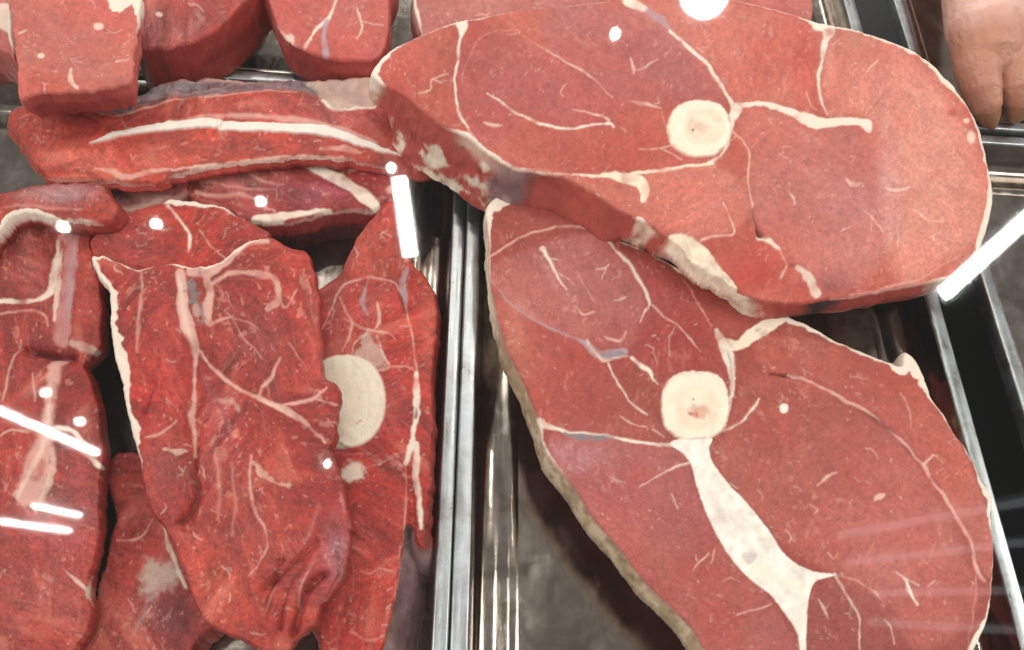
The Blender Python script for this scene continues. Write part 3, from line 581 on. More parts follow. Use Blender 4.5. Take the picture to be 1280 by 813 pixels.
# --- the long slab with the white rib
slab('rib_slab', 'long boneless slab with a thin white rib strip along its cut face', 'meat', None, WET,
 [(8, 160), (9, 145), (24, 130, 2), (70, 122), (120, 118, 0), (165, 112), (225, 93), (320, 94), (380, 94), (466, 95), (474, 120), (492, 150), (520, 190), (542, 210), (520, 214), (495, 211), (455, 203, 1), (420, 198, 1.5), (370, 197, 1.5), (320, 202, 1.5), (270, 208, 1.5), (222, 217, 1.5), (203, 229), (162, 228, 1), (122, 224, 1), (65, 225, 1), (52, 214), (38, 200), (22, 172)],
 (.050, -.002, -.004), lambda x, y: .036 - .002 * (x - 270) / 100, lean=(0.407, 0.044, 0.026), seed=21, flecks=90, rnd=5, rndh=.003, dirn=-.15, lump=.0012,
 prof={'*': [(0, 0), (.3, 2), (.7, 1), (1, -8)]},
 tones=[(120, 200, 100, 20, (.55, .14, .10), .5), (350, 135, 90, 22, (.46, .10, .085), .5), (430, 150, 40, 20, (.40, .10, .10), .5), (40, 140, 20, 14, (.5, .07, .04), .7)],
 shapes=[
  PG('grey', [(100, 132), (130, 128), (165, 112), (225, 94), (320, 95), (385, 96), (398, 112), (400, 119), (370, 110), (320, 109), (260, 117), (215, 119), (180, 132), (150, 142)], a=.85, s=6, n=3, part='dried_crust', lumpy=.003), L('dark', [(150, 133, 3), (190, 122, 5), (240, 108, 6), (300, 103, 5), (360, 102, 4)], a=.55, s=8, n=7), L('pink', [(170, 128, 1), (215, 113, 1.4), (260, 110, 1), (300, 100, 1.4), (350, 104, 1)], a=.5, n=3), L('dark', [(250, 105, 4), (330, 101, 3), (380, 103, 4), (395, 115, 3)], a=.5, s=6, n=4), L('pink', [(235, 96, 2), (280, 98, 2), (320, 97, 2)], a=.5, s=3), L('silver', [(130, 137, 3), (160, 128, 3), (200, 112, 2)], a=.6, s=4, n=3),
  PG('gristle', [(384, 96), (464, 96), (470, 118), (466, 134), (440, 135), (418, 137), (404, 124), (396, 112)], a=.75, s=6, n=3, part='fat_cap', lumpy=.002), L('fat', [(404, 125, 2), (418, 136, 3), (440, 136, 2), (468, 134, 2)], part=FS),
  L('pink', [(70, 136, 1.5), (90, 132, 3), (105, 135, 1.5), (130, 142, 1), (150, 145, 1.5), (180, 136, 1.5), (220, 122, 1.5), (260, 119, 1.2), (320, 111, 1.2), (370, 113, 1)], a=.8),
  L('purple', [(100, 140, .8), (125, 152, 1), (150, 161, 1), (200, 153, .8)], a=.5, h=-.0008),
  L('pink', [(190, 158, 3), (240, 150, 5), (262, 145, 3), (320, 146, 3), (370, 150, 4), (410, 158, 4), (440, 168, 4), (470, 182, 4)], a=.75, s=4),
  L('white', [(113, 181, .6), (130, 174, 2.6), (150, 168, 4), (200, 160, 5.5), (240, 156, 6), (272, 154.5, 6)], part='rib', h=.0015, n=.3, br=0), L('white', [(277, 158, 6), (320, 160, 6), (370, 161, 6), (410, 166, 6.5), (435, 174, 5.5), (460, 183, 4), (485, 191, 2.5), (505, 197, .8)], part='rib', h=.0015, n=.3, br=0),
  L('pink', [(120, 210, 2), (140, 214, 4), (160, 221, 4), (190, 214, 3), (215, 213, 2)], a=.8), L('fat', [(215, 214, 1.5), (250, 208, 2), (320, 200, 2), (370, 195, 2), (430, 196, 1.5)], a=.7), L('pink', [(400, 186, 2), (430, 186, 4), (450, 192, 3)], a=.7), L('dark', [(95, 214, 3), (110, 216, 3), (125, 220, 1)], a=.5, h=-.001)],
 bumps=[([(150, 110), (260, 100), (380, 100), (450, 110)], 16, -.004), ([(60, 160), (100, 185)], 30, .002), ([(100, 140), (150, 160), (200, 153)], 6, -.001)])

# --- slab under it with the oblique fat band
slab('meat_slab', 'dark red slab with an oblique cream fat band, under the rib slab', 'meat', None, WET,
 [(232, 236), (236, 214), (260, 196), (330, 188), (420, 188), (470, 200), (500, 225), (508, 246), (490, 250, 1), (468, 262, 1), (455, 263, 1, 'deep'), (405, 264, 1, 'deep'), (372, 275, 1, 'deep'), (345, 277, 1, 'deep'), (318, 277, 1, 'deep'), (290, 275), (255, 262)],
 (.036, 0, .001), .0, lean=(0.258, 0.020, 0.016), seed=31, flecks=52, rnd=5, rndh=.003, dirn=.4, lump=.0012, prof={'*': [(0, 0), (.1, 2), (.22, 4), (.35, 3), (.5, 1), (1, -3)]},
 tones=[(300, 225, 50, 18, 'bloom', .4), (400, 240, 50, 14, (.30, .07, .10), .6)],
 shapes=[L('fat', [(372, 198, 4), (395, 210, 6), (415, 219, 7), (440, 234, 7), (458, 248, 8), (468, 257, 6)], part=FS, n=.6), L('fat', [(318, 274, 4), (350, 271, 5), (375, 266, 4), (400, 262, 2), (412, 263, 2)], part=FS), L('pink', [(245, 240, 4), (270, 246, 3), (300, 244, 3), (330, 252, 2)], a=.6, s=4), L('pink', [(300, 206, 2), (320, 222, 2), (350, 232, 1.5)], a=.5, s=3), L('pink', [(260, 226, 1.5), (300, 236, 2), (345, 237, 1)], a=.5, s=3), L('gristle', [(420, 206, 6), (445, 208, 7), (462, 212, 3)], a=.6, s=5, n=4), E('pink', 490, 238, 7, 5, a=.8, s=4)])

# --- silverskin piece and the folded piece at the left
slab('meat_scrap', 'pale silverskin covered scrap tucked under the rib slab', 'meat', None, WET,
 [(110, 215), (200, 214), (236, 214), (240, 238), (222, 250), (190, 262), (165, 276), (140, 282), (118, 260)],
 (.034, 0, 0), .0, lean=(0.329, 0.043, 0.031), seed=35, flecks=22, rnd=8, rndh=.004, lump=.002,
 tones=[(175, 245, 45, 18, 'silver', .55)], shapes=[L('pink', [(150, 235, 3), (180, 245, 5), (215, 248, 5), (235, 240, 4)], a=.7, s=5), L('fat', [(150, 262, 4), (170, 258, 4), (200, 250, 3)], a=.6, s=5), L('purple', [(150, 240, 4), (175, 236, 3)], a=.5, s=5)])
slab('pork_chop', 'long chop with a round eye muscle and a white seam down its middle', 'chop', None, WET,
 [(-60, 258), (-20, 256), (30, 262), (80, 268), (112, 284), (116, 318), (125, 358), (130, 385), (127, 412), (126, 434), (112, 448), (106, 455), (112, 468), (120, 493), (125, 523), (130, 551), (131, 578), (126, 588), (125, 606), (124, 634), (122, 677), (115, 717), (109, 740, 3), (113, 760), (110, 782), (92, 815), (70, 850), (20, 862), (-60, 850), (-70, 600), (-70, 400)],
 (.040, 0, 0), .0, lean=(0.290, 0.026, 0.017), seed=41, flecks=112, rnd=4, rndh=.003, lump=.0016, dirn=1.5, tonevar=.22,
 prof={'*': [(0, 0), (.06, .7), (.2, 0), (1, -24)]},
 tones=[(30, 325, 32, 42, (.32, .07, .06), .6), (108, 360, 14, 60, (.48, .07, .05), .7), (80, 640, 40, 60, (.34, .10, .11), .5), (40, 750, 60, 50, (.42, .12, .10), .4), (60, 640, 30, 20, 'silver', .35)],
 shapes=[
  L('fat', [(72, 300, 2), (70, 318, 3), (66, 345, 4), (60, 366, 4), (48, 374, 3), (25, 376, 3), (0, 374, 3), (-20, 372, 3)], part=FS, a=.85), L('pink', [(-10, 392, 2), (10, 390, 2), (40, 388, 2), (55, 396, 2), (60, 408, 2)], a=.7),
  L('bloom', [(92, 276, 7), (88, 303, 9), (86, 343, 9), (82, 378, 9), (78, 406, 10), (76, 424, 10)], a=.9, part='silverskin', s=3), L('fat', [(76, 310, 2), (72, 340, 4), (70, 372, 4), (68, 400, 3)], a=.75), L('silver', [(92, 300, 3), (88, 345, 4), (86, 400, 4)], a=.5, s=4), L('gristle', [(90, 428, 5), (104, 434, 6), (120, 440, 5)], a=.6, s=4),
  L('dark', [(27, 433, 1), (40, 437, 3.5), (58, 441, 4), (75, 444, 3.5), (90, 445, 3)], a=.75, h=-.004),  # slit: shade put into the colour, over the sunk groove
  L('pink', [(76, 450, 7), (70, 455, 8), (66, 481, 7.5), (61, 511, 7), (57, 546, 9), (50, 568, 13), (42, 598, 17), (34, 620, 14)], a=.8, part='white_seam', s=6, n=1.5), L('fat', [(62, 500, 3), (57, 546, 4), (45, 575, 3), (30, 605, 4), (24, 625, 4)], a=.55, s=4), L('fat', [(66, 560, 3), (64, 590, 5), (56, 615, 4), (46, 640, 4)], a=.6, s=4), L('red', [(53, 575, 3), (50, 590, 4)], a=.5, s=4),
  L('fat', [(70, 534, 3), (84, 536, 3), (97, 544, 2.5), (107, 561, 2.2), (114, 572, 3), (124, 582, 4)], part=FS), L('fat', [(25, 433), (14, 452), (9, 472), (2, 500)], w=1.2, a=.5), L('fat', [(40, 465), (42, 485), (44, 500)], w=1.3, a=.5), L('fat', [(0, 545), (15, 537), (35, 540)], w=1.3, a=.6),
  L('purple', [(30, 690, 1), (48, 692, 2), (65, 702, 2), (80, 713, 1)], a=.5, h=-.001), L('fat', [(80, 712, 1), (95, 726, 2), (106, 737, 4)], a=.7), L('pink', [(55, 720, 4), (65, 725, 5)], a=.4, s=5)],
 bumps=[([(28, 435), (58, 441), (90, 446)], 7, -.004), ([(30, 325)], 34, .003), ([(72, 300), (64, 362), (0, 376)], 7, -.0012)])
slab('meat_strip', 'folded meat strip with silvery skin, lying across the top of the long chop', 'meat', None, WET,
 [(-60, 240), (-20, 238), (0, 238), (37, 228), (62, 225), (100, 224), (122, 228), (137, 243), (150, 258), (147, 270), (132, 278), (110, 277, 2), (85, 276, 2), (62, 273, 5), (35, 264, 6), (18, 268, 5), (0, 286, 5), (-25, 310, 4), (-60, 320)],
 (.056, 0, 0), .036, lean=(0.361, 0.043, 0.028), seed=45, flecks=37, rnd=6, rndh=.004, lump=.002, dirn=.1,
 prof={'*': [(0, 0), (.3, 1.5), (.7, 0), (1, -6)]},
 tones=[(80, 240, 50, 12, 'silver', .65), (140, 260, 10, 12, (.40, .08, .05), .6), (60, 262, 40, 6, (.40, .07, .05), .6)],
 shapes=[L('bloom', [(20, 245, 4), (60, 238, 6), (110, 238, 5)], a=.5, s=6), L('pink', [(0, 258, 2), (25, 255, 2), (60, 258, 2), (100, 262, 2)], a=.5, s=3)], bumps=[([(0, 257), (30, 254), (70, 258), (120, 264)], 6, -.0015)])

# --- pieces round the middle of the left tray
slab('meat_piece', 'flat oval muscle piece behind the big folded chop', 'meat', None, WET,
 [(113, 300), (124, 286), (155, 268), (195, 255), (212, 248, 5), (232, 248, 6), (255, 252, 6), (280, 259, 5), (302, 270, 1), (322, 282), (336, 294), (330, 330), (300, 350), (220, 352), (150, 345), (120, 325)],
 (.046, 0, 0), .012, lean=(0.329, 0.027, 0.016), prof={'*': [(0, 0), (.1, .6), (.3, -1), (1, -18)]}, seed=51, flecks=67, rnd=3, rndh=.003, dirn=.15, lump=.0012,
 tones=[(150, 300, 40, 20, (.34, .07, .07), .5)],
 shapes=[L('fat', [(206, 250, 4), (213, 260, 2), (225, 275, 2), (234, 288, 2), (237, 298, 3), (235, 314, 1)], part=FS, a=.85), L('fat', [(250, 288), (262, 305), (270, 312)], w=.8, a=.6), L('pink', [(145, 286, 2), (155, 285, 1)], a=.6)])
slab('marrow_bone_chop', 'narrow chop with half covered marrow bone beside the steel divider', 'chop', None, WET,
 [(494, 249, 0), (480, 255, 0), (462, 275), (442, 303), (435, 318), (422, 343), (402, 358), (385, 400), (380, 500), (380, 600), (385, 700), (390, 770), (398, 800), (405, 830), (430, 850), (470, 845), (476, 813, 0, 'silver'), (482, 790, 0, 'silver'), (493, 752, 0, 'silver'), (499, 709, 0, 'silver'), (504, 670, 0, 'silver'), (512, 655, 0, 'silver'), (526, 684, 0, 'silver'), (534, 668, 0), (538, 609, 0), (539, 581, 0), (542, 526, 0), (540, 481, 0), (542, 450, 0, 'deep'), (546, 410, 0, 'deep'), (546, 388, 0, 'deep'), (543, 366), (532, 345), (520, 333), (512, 320), (505, 285), (502, 262)],
 (.036, 0, 0), .0, lean=(0.361, 0.025, 0.014), seed=61, flecks=127, rnd=3, rndh=.002, dirn=-.4, lump=.0012,
 prof={'silver': [(0, 0), (.3, 6), (.7, 12), (1, 15)], '*': [(0, 0), (.2, 1.5), (.6, 2), (1, -4)], 'deep': [(0, 0), (.3, 2), (1, 2)]},
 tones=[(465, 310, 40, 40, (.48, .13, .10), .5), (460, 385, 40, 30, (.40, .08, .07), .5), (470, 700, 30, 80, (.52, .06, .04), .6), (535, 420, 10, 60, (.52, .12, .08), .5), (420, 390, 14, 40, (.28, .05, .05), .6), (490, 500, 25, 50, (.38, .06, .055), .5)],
 shapes=[
  L('pink', [(404, 410, 1), (416, 385, 1.2), (422, 366, 1.5), (437, 353, 1.5), (460, 347, 1.6), (492, 353, 1.4), (505, 378, 1.2), (512, 406, 1.2), (518, 440, 1.4), (521, 462, 1.5)], a=.85, part=FS), L('pink', [(424, 372, 1), (432, 392, 1.2), (440, 404, 2.2), (436, 425, 1.2), (428, 440, 1)], a=.8),
  L('silver', [(511, 336, 3), (503, 350, 4.5), (505, 368, 4), (508, 382, 2)], part='silverskin', a=.8), L('dark', [(499, 364, .8), (504, 380, 1.6), (508, 390, 1)], a=.8, h=-.0015), L('silver', [(459, 350, 1), (453, 375, 3.5), (457, 388, 2), (460, 396, 1)], a=.8), L('fat', [(472, 380, 1.5), (474, 400, 2.4), (470, 412, 1.5)], a=.6),
  PG('gristle', [(460, 416), (468, 428), (476, 442), (484, 458), (462, 462), (441, 450), (448, 432)], a=.55, s=6, n=7, lumpy=.0015), L('pink', [(430, 400, 1.4), (450, 410, 2), (466, 414, 2), (485, 416, 1.4), (494, 424, 1)], a=.8), L('fat', [(438, 455, 1), (444, 430, 1), (460, 418, 1.4)], a=.7), L('fat', [(472, 420, 1), (480, 446, 1.2), (486, 459, 1.6), (466, 463, 1.4), (452, 455, 1)], a=.7), L('pink', [(486, 459, 1.3), (505, 459, 1.2), (518, 464, 1.2)], a=.7), E('red', 516, 452, 7, 5, a=.5, s=5),
  L('fat', [(520, 466, 2), (521, 488, 4.5), (521, 505, 4), (521, 521, 3.5), (516, 545, 3), (513, 562, 4), (508, 578, 2.6)], part=FS, a=.9), L('fat', [(520, 555, 3), (521, 575, 4.5), (520, 600, 4), (524, 630, 3), (526, 660, 2)], part=FS, a=.85), L('dark', [(521, 510, 1), (520, 522, 2)], a=.8, h=-.001), E('dark', 510, 525, 2.5, 2.5, a=.8),
  L('pink', [(508, 578), (508, 620), (506, 654), (500, 700), (494, 750)], w=1.2, a=.7), L('bloom', [(505, 565, 1), (480, 577, 1), (455, 585, 1)], a=.6), E('fat', 441, 590, 15, 12, a=.85, s=7, n=6, part='fat_patch'), L('purple', [(418, 556, 5), (432, 562, 4), (444, 564, 2)], a=.8, h=-.002),
  L('pink', [(450, 715), (462, 718), (475, 712), (490, 716)], w=1.2, a=.6), L('pink', [(440, 790, 2), (460, 800, 2), (480, 795, 2)], a=.5),
  E('pink', 431, 502, 51.5, 58.5, a=.7), E('bone', 431, 502, 50, 57, part='bone', h=.0009, s=3), E('bone2', 420, 502, 34, 44, a=.28, s=8, n=3, part='marrow', sub=1, h=-.0007), E('cream', 428, 500, 20, 30, a=.5, s=9, n=4, h=0), L('pink', [(470, 470, 2), (478, 500, 3), (468, 535, 2)], a=.3, s=6, h=0), L('pink', [(425, 545, 3), (445, 552, 2)], a=.4, s=6, h=0), L('bone2', [(436, 450, 1), (458, 480, 1.6), (462, 515, 1.6), (450, 545, 1)], a=.6, s=4, h=-.0003), L('bone2', [(425, 455, 1), (445, 485, 1.2), (448, 515, 1.2)], a=.4, s=4, h=0), L('bone2', [(440, 455, 1), (462, 478, 1.5), (470, 505, 1.5), (460, 535, 1)], a=.4, s=4), L('marrow', [(445, 531, 1), (452, 526, 2)], a=.8)],
 bumps=[([(505, 340), (503, 365), (510, 392)], 5, -.0015), ([(512, 590), (516, 655)], 6, -.003)])
slab('under_chop', 'chop at the bottom of the pile with a milky silverskin patch', 'chop', None, WET,
 [(128, 585), (150, 566), (185, 575), (215, 640), (240, 690), (262, 740), (275, 775), (262, 788), (244, 806), (225, 840), (180, 865), (90, 865), (85, 830), (98, 800), (108, 770), (120, 735), (133, 690), (142, 650), (136, 615)],
 (.026, 0, 0), .0, lean=(0.329, 0.031, 0.019), seed=71, flecks=60, rnd=5, rndh=.003, lump=.0015, dirn=-1.0,
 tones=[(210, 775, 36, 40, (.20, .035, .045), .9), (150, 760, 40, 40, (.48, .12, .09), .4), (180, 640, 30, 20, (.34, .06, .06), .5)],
 shapes=[PG('gristle', [(182, 700), (200, 700), (218, 702), (224, 716), (216, 730), (196, 738), (188, 748), (178, 736)], a=.65, s=15, n=9, part='silverskin'), E('red', 197, 688, 16, 12, a=.6, s=8), L('fat', [(204, 655, 1.5), (209, 675, 1.8), (214, 690, 4), (220, 705, 2.5), (232, 735, 1.6)], a=.75, part=FS), L('pink', [(145, 676, 1.2), (168, 674, 1.6), (180, 665, 1.4), (190, 648, 1)], a=.75), L('silver', [(188, 745, 3), (178, 770, 2), (170, 790, 2)], a=.5, s=5), L('silver', [(196, 745, 1.5), (192, 775, 1)], a=.5, s=3)])
slab('folded_chop', 'big folded chop with cream fat edge on top of the pile', 'chop', None, WET,
 [(113, 321, 5), (124, 319, 5), (142, 325, 4), (176, 334, 3), (200, 329), (218, 326, 4), (245, 331, 3), (270, 325, 4), (296, 308, 5), (318, 300, 5), (337, 298), (357, 305), (377, 313), (390, 328), (396, 353), (399, 383), (401, 421), (404, 466), (420, 481), (426, 496), (425, 513), (421, 546), (415, 562), (424, 590), (432, 614), (440, 652), (438, 684), (430, 719), (418, 742), (400, 762), (393, 782), (372, 800), (358, 815), (338, 818), (318, 807), (296, 797), (264, 782), (246, 760), (233, 719), (220, 694), (212, 672), (200, 652), (188, 636), (178, 605), (174, 572, 3), (161, 531, 10), (155, 501, 9), (150, 471, 12), (141, 438, 14), (137, 406, 12), (138, 380, 12), (133, 360, 12), (121, 342, 8)],
 (.058, 0, -.001), .032, lean=(0.322, 0.026, 0.016), seed=81, flecks=195, rnd=4, rndh=.0022, lump=.0022, dirn=1.2, tonevar=.22,
 prof={'*': [(0, 0), (.12, .6), (.35, -1.5), (1, -17)]},
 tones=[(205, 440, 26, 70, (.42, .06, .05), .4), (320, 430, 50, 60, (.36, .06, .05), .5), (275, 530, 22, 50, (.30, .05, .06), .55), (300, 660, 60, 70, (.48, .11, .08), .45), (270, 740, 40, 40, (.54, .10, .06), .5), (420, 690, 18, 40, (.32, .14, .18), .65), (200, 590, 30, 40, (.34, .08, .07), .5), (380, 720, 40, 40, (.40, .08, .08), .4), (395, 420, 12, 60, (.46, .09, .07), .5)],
 shapes=[
  L('pink', [(224, 340, 6), (226, 360, 6), (228, 385, 7), (234, 408, 9), (240, 426, 6), (241, 445, 2.4), (241, 480, 2), (240, 500, 3), (238, 520, 3), (242, 545, 2), (243, 570, 1.6)], part=FS, s=3), L('pink', [(236, 338, 5), (252, 340, 6), (270, 332, 7), (295, 312, 6), (316, 302, 5), (335, 302, 3)], part=FS, s=3, a=.9), L('pink', [(256, 345, 5), (262, 365, 5), (258, 390, 6), (262, 405, 3), (275, 400, 2), (290, 396, 1.5)], a=.9, s=3), L('fat', [(222, 345, 2), (226, 370, 2.4), (232, 405, 4), (238, 425, 3)], a=.6, s=3), L('pink', [(265, 352, 3), (285, 341, 2.6), (302, 340, 2.4), (322, 342, 4), (342, 347, 4), (348, 365, 4), (345, 380, 5), (335, 388, 4)], a=.8, s=3, part=FS),
  L('grey', [(241, 346, 6), (243, 365, 7), (246, 385, 6), (248, 400, 4)], a=.75, s=5, n=6, part='cartilage'), L('marrow', [(244, 380, 4), (246, 398, 4)], a=.6, s=4, n=5),
  L('pink', [(243, 431, 2), (260, 453, 2.2), (285, 476, 2.4), (305, 488, 2.6), (322, 497, 3.5), (345, 508, 4.5), (362, 516, 4.5), (376, 526, 3), (395, 540, 1.2), (405, 552, 1)], part=FS, a=.95), L('pink', [(322, 497, 2.4), (330, 484, 2.4), (340, 470, 2), (350, 450, 2)], a=.9), L('pink', [(352, 508, 2.4), (375, 503, 2.4), (392, 500, 2), (402, 492, 2.4), (408, 486, 1.5)], a=.9), L('pink', [(392, 500, 1), (410, 504, 1), (424, 508, 1.4)], a=.8), L('fat', [(330, 502, 1.4), (350, 511, 2), (368, 521, 1.4)], a=.5),
  L('pink', [(348, 368), (356, 385), (370, 362)], w=1.6, a=.7), L('pink', [(290, 398), (302, 420), (318, 436), (330, 450)], w=1, a=.6), L('pink', [(285, 396), (310, 404), (325, 415)], w=1, a=.5), L('pink', [(360, 430), (372, 445), (385, 465)], w=1, a=.5),
  L('pink', [(176, 336), (177, 360), (174, 400), (172, 440)], w=2.2, a=.55, s=3), L('pink', [(182, 548, 1.6), (198, 546, 2.2), (210, 538, 1.4), (222, 526, 1.2)], a=.8), L('fat', [(206, 563, 2), (220, 566, 3), (234, 564, 2)], a=.5, s=3, n=3), L('fat', [(270, 500, 2), (290, 503, 4), (300, 512, 2)], a=.4, s=5, n=5), L('pink', [(314, 570, 2), (314, 610, 2), (320, 640, 1.6), (332, 662, 1.6), (334, 685, 1.4), (325, 705, 1.2), (312, 720, 1)], a=.75), L('fat', [(318, 580, 3), (328, 595, 4), (345, 605, 2), (360, 608, 2)], a=.5, s=4, n=4), L('bloom', [(425, 615, 2), (430, 640, 2)], a=.8),
  L('dark', [(197, 478, 1), (188, 495, 1.8), (180, 515, 1)], a=.6, h=-.0015), L('red', [(232, 420, 3), (234, 460, 4), (232, 510, 3)], a=.6, s=5), L('dark', [(205, 420), (200, 450), (204, 480)], w=.9, a=.4, h=-.0008),
  L('dark', [(352, 700, .8), (338, 740, 1.4), (332, 775, .8)], a=.45, h=-.0015), L('dark', [(378, 705, .8), (360, 735, 1.4), (350, 785, .8)], a=.5, h=-.0015), L('dark', [(430, 700, 1), (415, 735, 1.6), (395, 760, 1)], a=.5, h=-.0015), L('bloom', [(372, 690, 2), (390, 660, 3), (400, 630, 2)], a=.4, s=4), L('pink', [(395, 700, 1.5), (378, 730, 2), (372, 765, 1.5)], a=.5, s=3), L('pink', [(345, 730, 1.5), (330, 770, 1.5)], a=.5, s=3), L('purple', [(260, 570, 2), (262, 620, 3), (258, 660, 2)], a=.4, s=5), L('pink', [(270, 560, 2), (276, 610, 2.5), (272, 650, 2)], a=.4, s=4), L('pink', [(290, 580, 1.5), (296, 630, 2), (290, 670, 1.5)], a=.4, s=4), L('purple', [(246, 450, 1.5), (258, 480, 2), (275, 512, 2.5), (288, 545, 2), (296, 575, 1.5)], a=.75, s=3), L('dark', [(246, 560, 2), (243, 590, 2), (246, 612, 3), (236, 640, 4), (220, 652, 3)], a=.5, h=-.003, s=4), L('dark', [(392, 682), (365, 707), (335, 732), (318, 745)], w=1.2, a=.6, h=-.001), L('dark', [(405, 720), (382, 742), (370, 768), (366, 795)], w=1.4, a=.6, h=-.001)],
 bumps=[([(241, 430), (241, 500), (243, 560), (246, 612), (230, 655)], 9, -0.0039), ([(200, 400), (205, 500), (200, 570)], 24, 0.0022), ([(330, 420)], 50, 0.0022), ([(243, 432), (285, 476), (345, 508), (405, 550)], 7, -0.0018), ([(300, 600), (290, 700)], 45, 0.0030), ([(395, 680), (365, 707), (330, 736)], 6, -0.0029), ([(405, 650), (385, 715), (350, 760)], 12, 0.0022), ([(405, 718), (382, 742), (368, 790)], 5, -0.0039), ([(425, 690)], 18, 0.0015), ([(350, 740), (335, 780)], 10, 0.0015), ([(360, 715), (345, 770)], 4, -0.0015), ([(378, 705), (360, 735), (350, 785)], 4, -0.0023), ([(352, 700), (338, 740), (332, 775)], 4, -0.0016), ([(258, 570), (258, 660)], 6, -0.0013), ([(282, 570), (284, 650)], 5, -0.0008), ([(260, 450), (290, 545)], 8, -0.0015), ([(192, 480), (180, 515)], 5, -0.0020), ([(232, 345), (250, 400)], 12, -0.0012)])

# --- blocks in the tray behind
slab('meat_block', 'square boneless block with white fat on its upper edge', 'meat', 'square meat blocks', DRY,
 [(10, -30, 3), (60, -34, 12), (120, -20, 24), (150, -8, 24), (176, -6, 22), (174, 20, 3), (169, 55), (166, 87), (164, 100), (150, 106, 0, 'deep'), (120, 112, 0, 'deep'), (80, 113, 0, 'deep'), (45, 116, 0, 'deep'), (26, 122), (22, 100), (19, 70), (15, 30)],
 (.086, 0, 0), .062, lean=(.50, .13, .105), seed=91, flecks=67, rnd=3, rndh=.0015, ragged=2.0, dirn=.2, prof={'*': [(0, 0), (.3, .5), (1, -6)]},
 tones=[(90, 50, 60, 40, (.46, .17, .15), .4), (60, 108, 50, 12, (.5, .08, .05), .5)],
 shapes=[E('fat', 123, 33, 6, 4, a=.85), E('fat', 51, 70, 4, 3, a=.85), L('fat', [(145, 77), (160, 74)], w=1.6), L('fat', [(88, 86, 2), (87, 95, 3), (90, 105, 3), (96, 110, 4)], a=.75), L('fat', [(22, 42), (32, 38)], w=1.2, a=.7)])
slab('meat_block', 'pale block corner beside the square block with a white fat edge', 'meat', 'square meat blocks', DRY,
 [(-50, -40), (-10, -45), (8, -40), (14, 0, 3), (15, 30, 6), (18, 68, 1), (10, 66), (-10, 58), (-50, 50)], (.066, 0, 0), .03, lean=(.46, .13, .11), seed=92, flecks=7,
 shapes=[PG('fat', [(-10, 8), (14, 8), (14, 40), (4, 38), (-10, 30)], a=.8, s=4, part=FS)])
slab('meat_block', 'darker square block with a pale smear down its front', 'meat', 'square meat blocks', WET,
 [(170, -40), (240, -45), (335, -40), (318, -10), (300, 10), (282, 29), (255, 46), (228, 56), (200, 61), (172, 57), (165, 20)], (.062, 0, 0), .026, lean=(0.329, 0.040, 0.028), seed=93, flecks=30, lump=.001,
 tones=[(190, 30, 30, 30, (.35, .12, .12), .5)], prof={'*': [(0, 0), (.3, 2), (1, 4)]}, shapes=[L('bloom', [(240, 0, 3), (250, 25, 5), (232, 45, 5), (230, 56, 4)], a=.5, s=8, n=5), E('fat', 199, 18, 4, 2.5, a=.8)])
slab('meat_block', 'bright red square block with a forked white seam', 'meat', 'square meat blocks', DRY,
 [(325, -40), (400, -45), (490, -40), (487, 0), (485, 37), (480, 62), (468, 74), (432, 75, 0, 'deep'), (402, 70, 0, 'deep'), (378, 60, 0, 'deep'), (357, 47, 2, 'deep'), (344, 25), (336, 2)], (.060, 0, 0), .030, lean=(.48, .10, .085), seed=94, flecks=37,
 prof={'*': [(0, 0), (.4, 1), (1, 0)]},
 shapes=[L('fat', [(424, -10, 1.4), (418, 4, 1.8), (408, 24, 2.6), (394, 40, 2), (381, 58, 2)], part=FS, a=.85), L('silver', [(407, 26, 2.4), (406, 45, 3), (408, 68, 4)], part=FS, a=.85), E('fat', 363, 50, 5, 7, a=.7, s=3), L('fat', [(447, 10), (450, 26), (452, 38), (446, 48)], w=1.2, a=.85), L('fat', [(451, 28), (465, 31), (480, 33)], w=.9, a=.7)])
slab('meat_slab', 'wide flat slab lying behind the far leg steak', 'meat', None, DRY,
 [(520, 20, 3), (524, -25, 3), (600, -34), (760, -40), (900, -40), (1010, -30), (1016, 0), (1014, 24), (990, 60), (900, 70), (760, 70), (620, 70), (545, 60)], (.052, 0, 0), .012, lean=(.45, .14, .12), seed=95, flecks=90, dirn=.2)

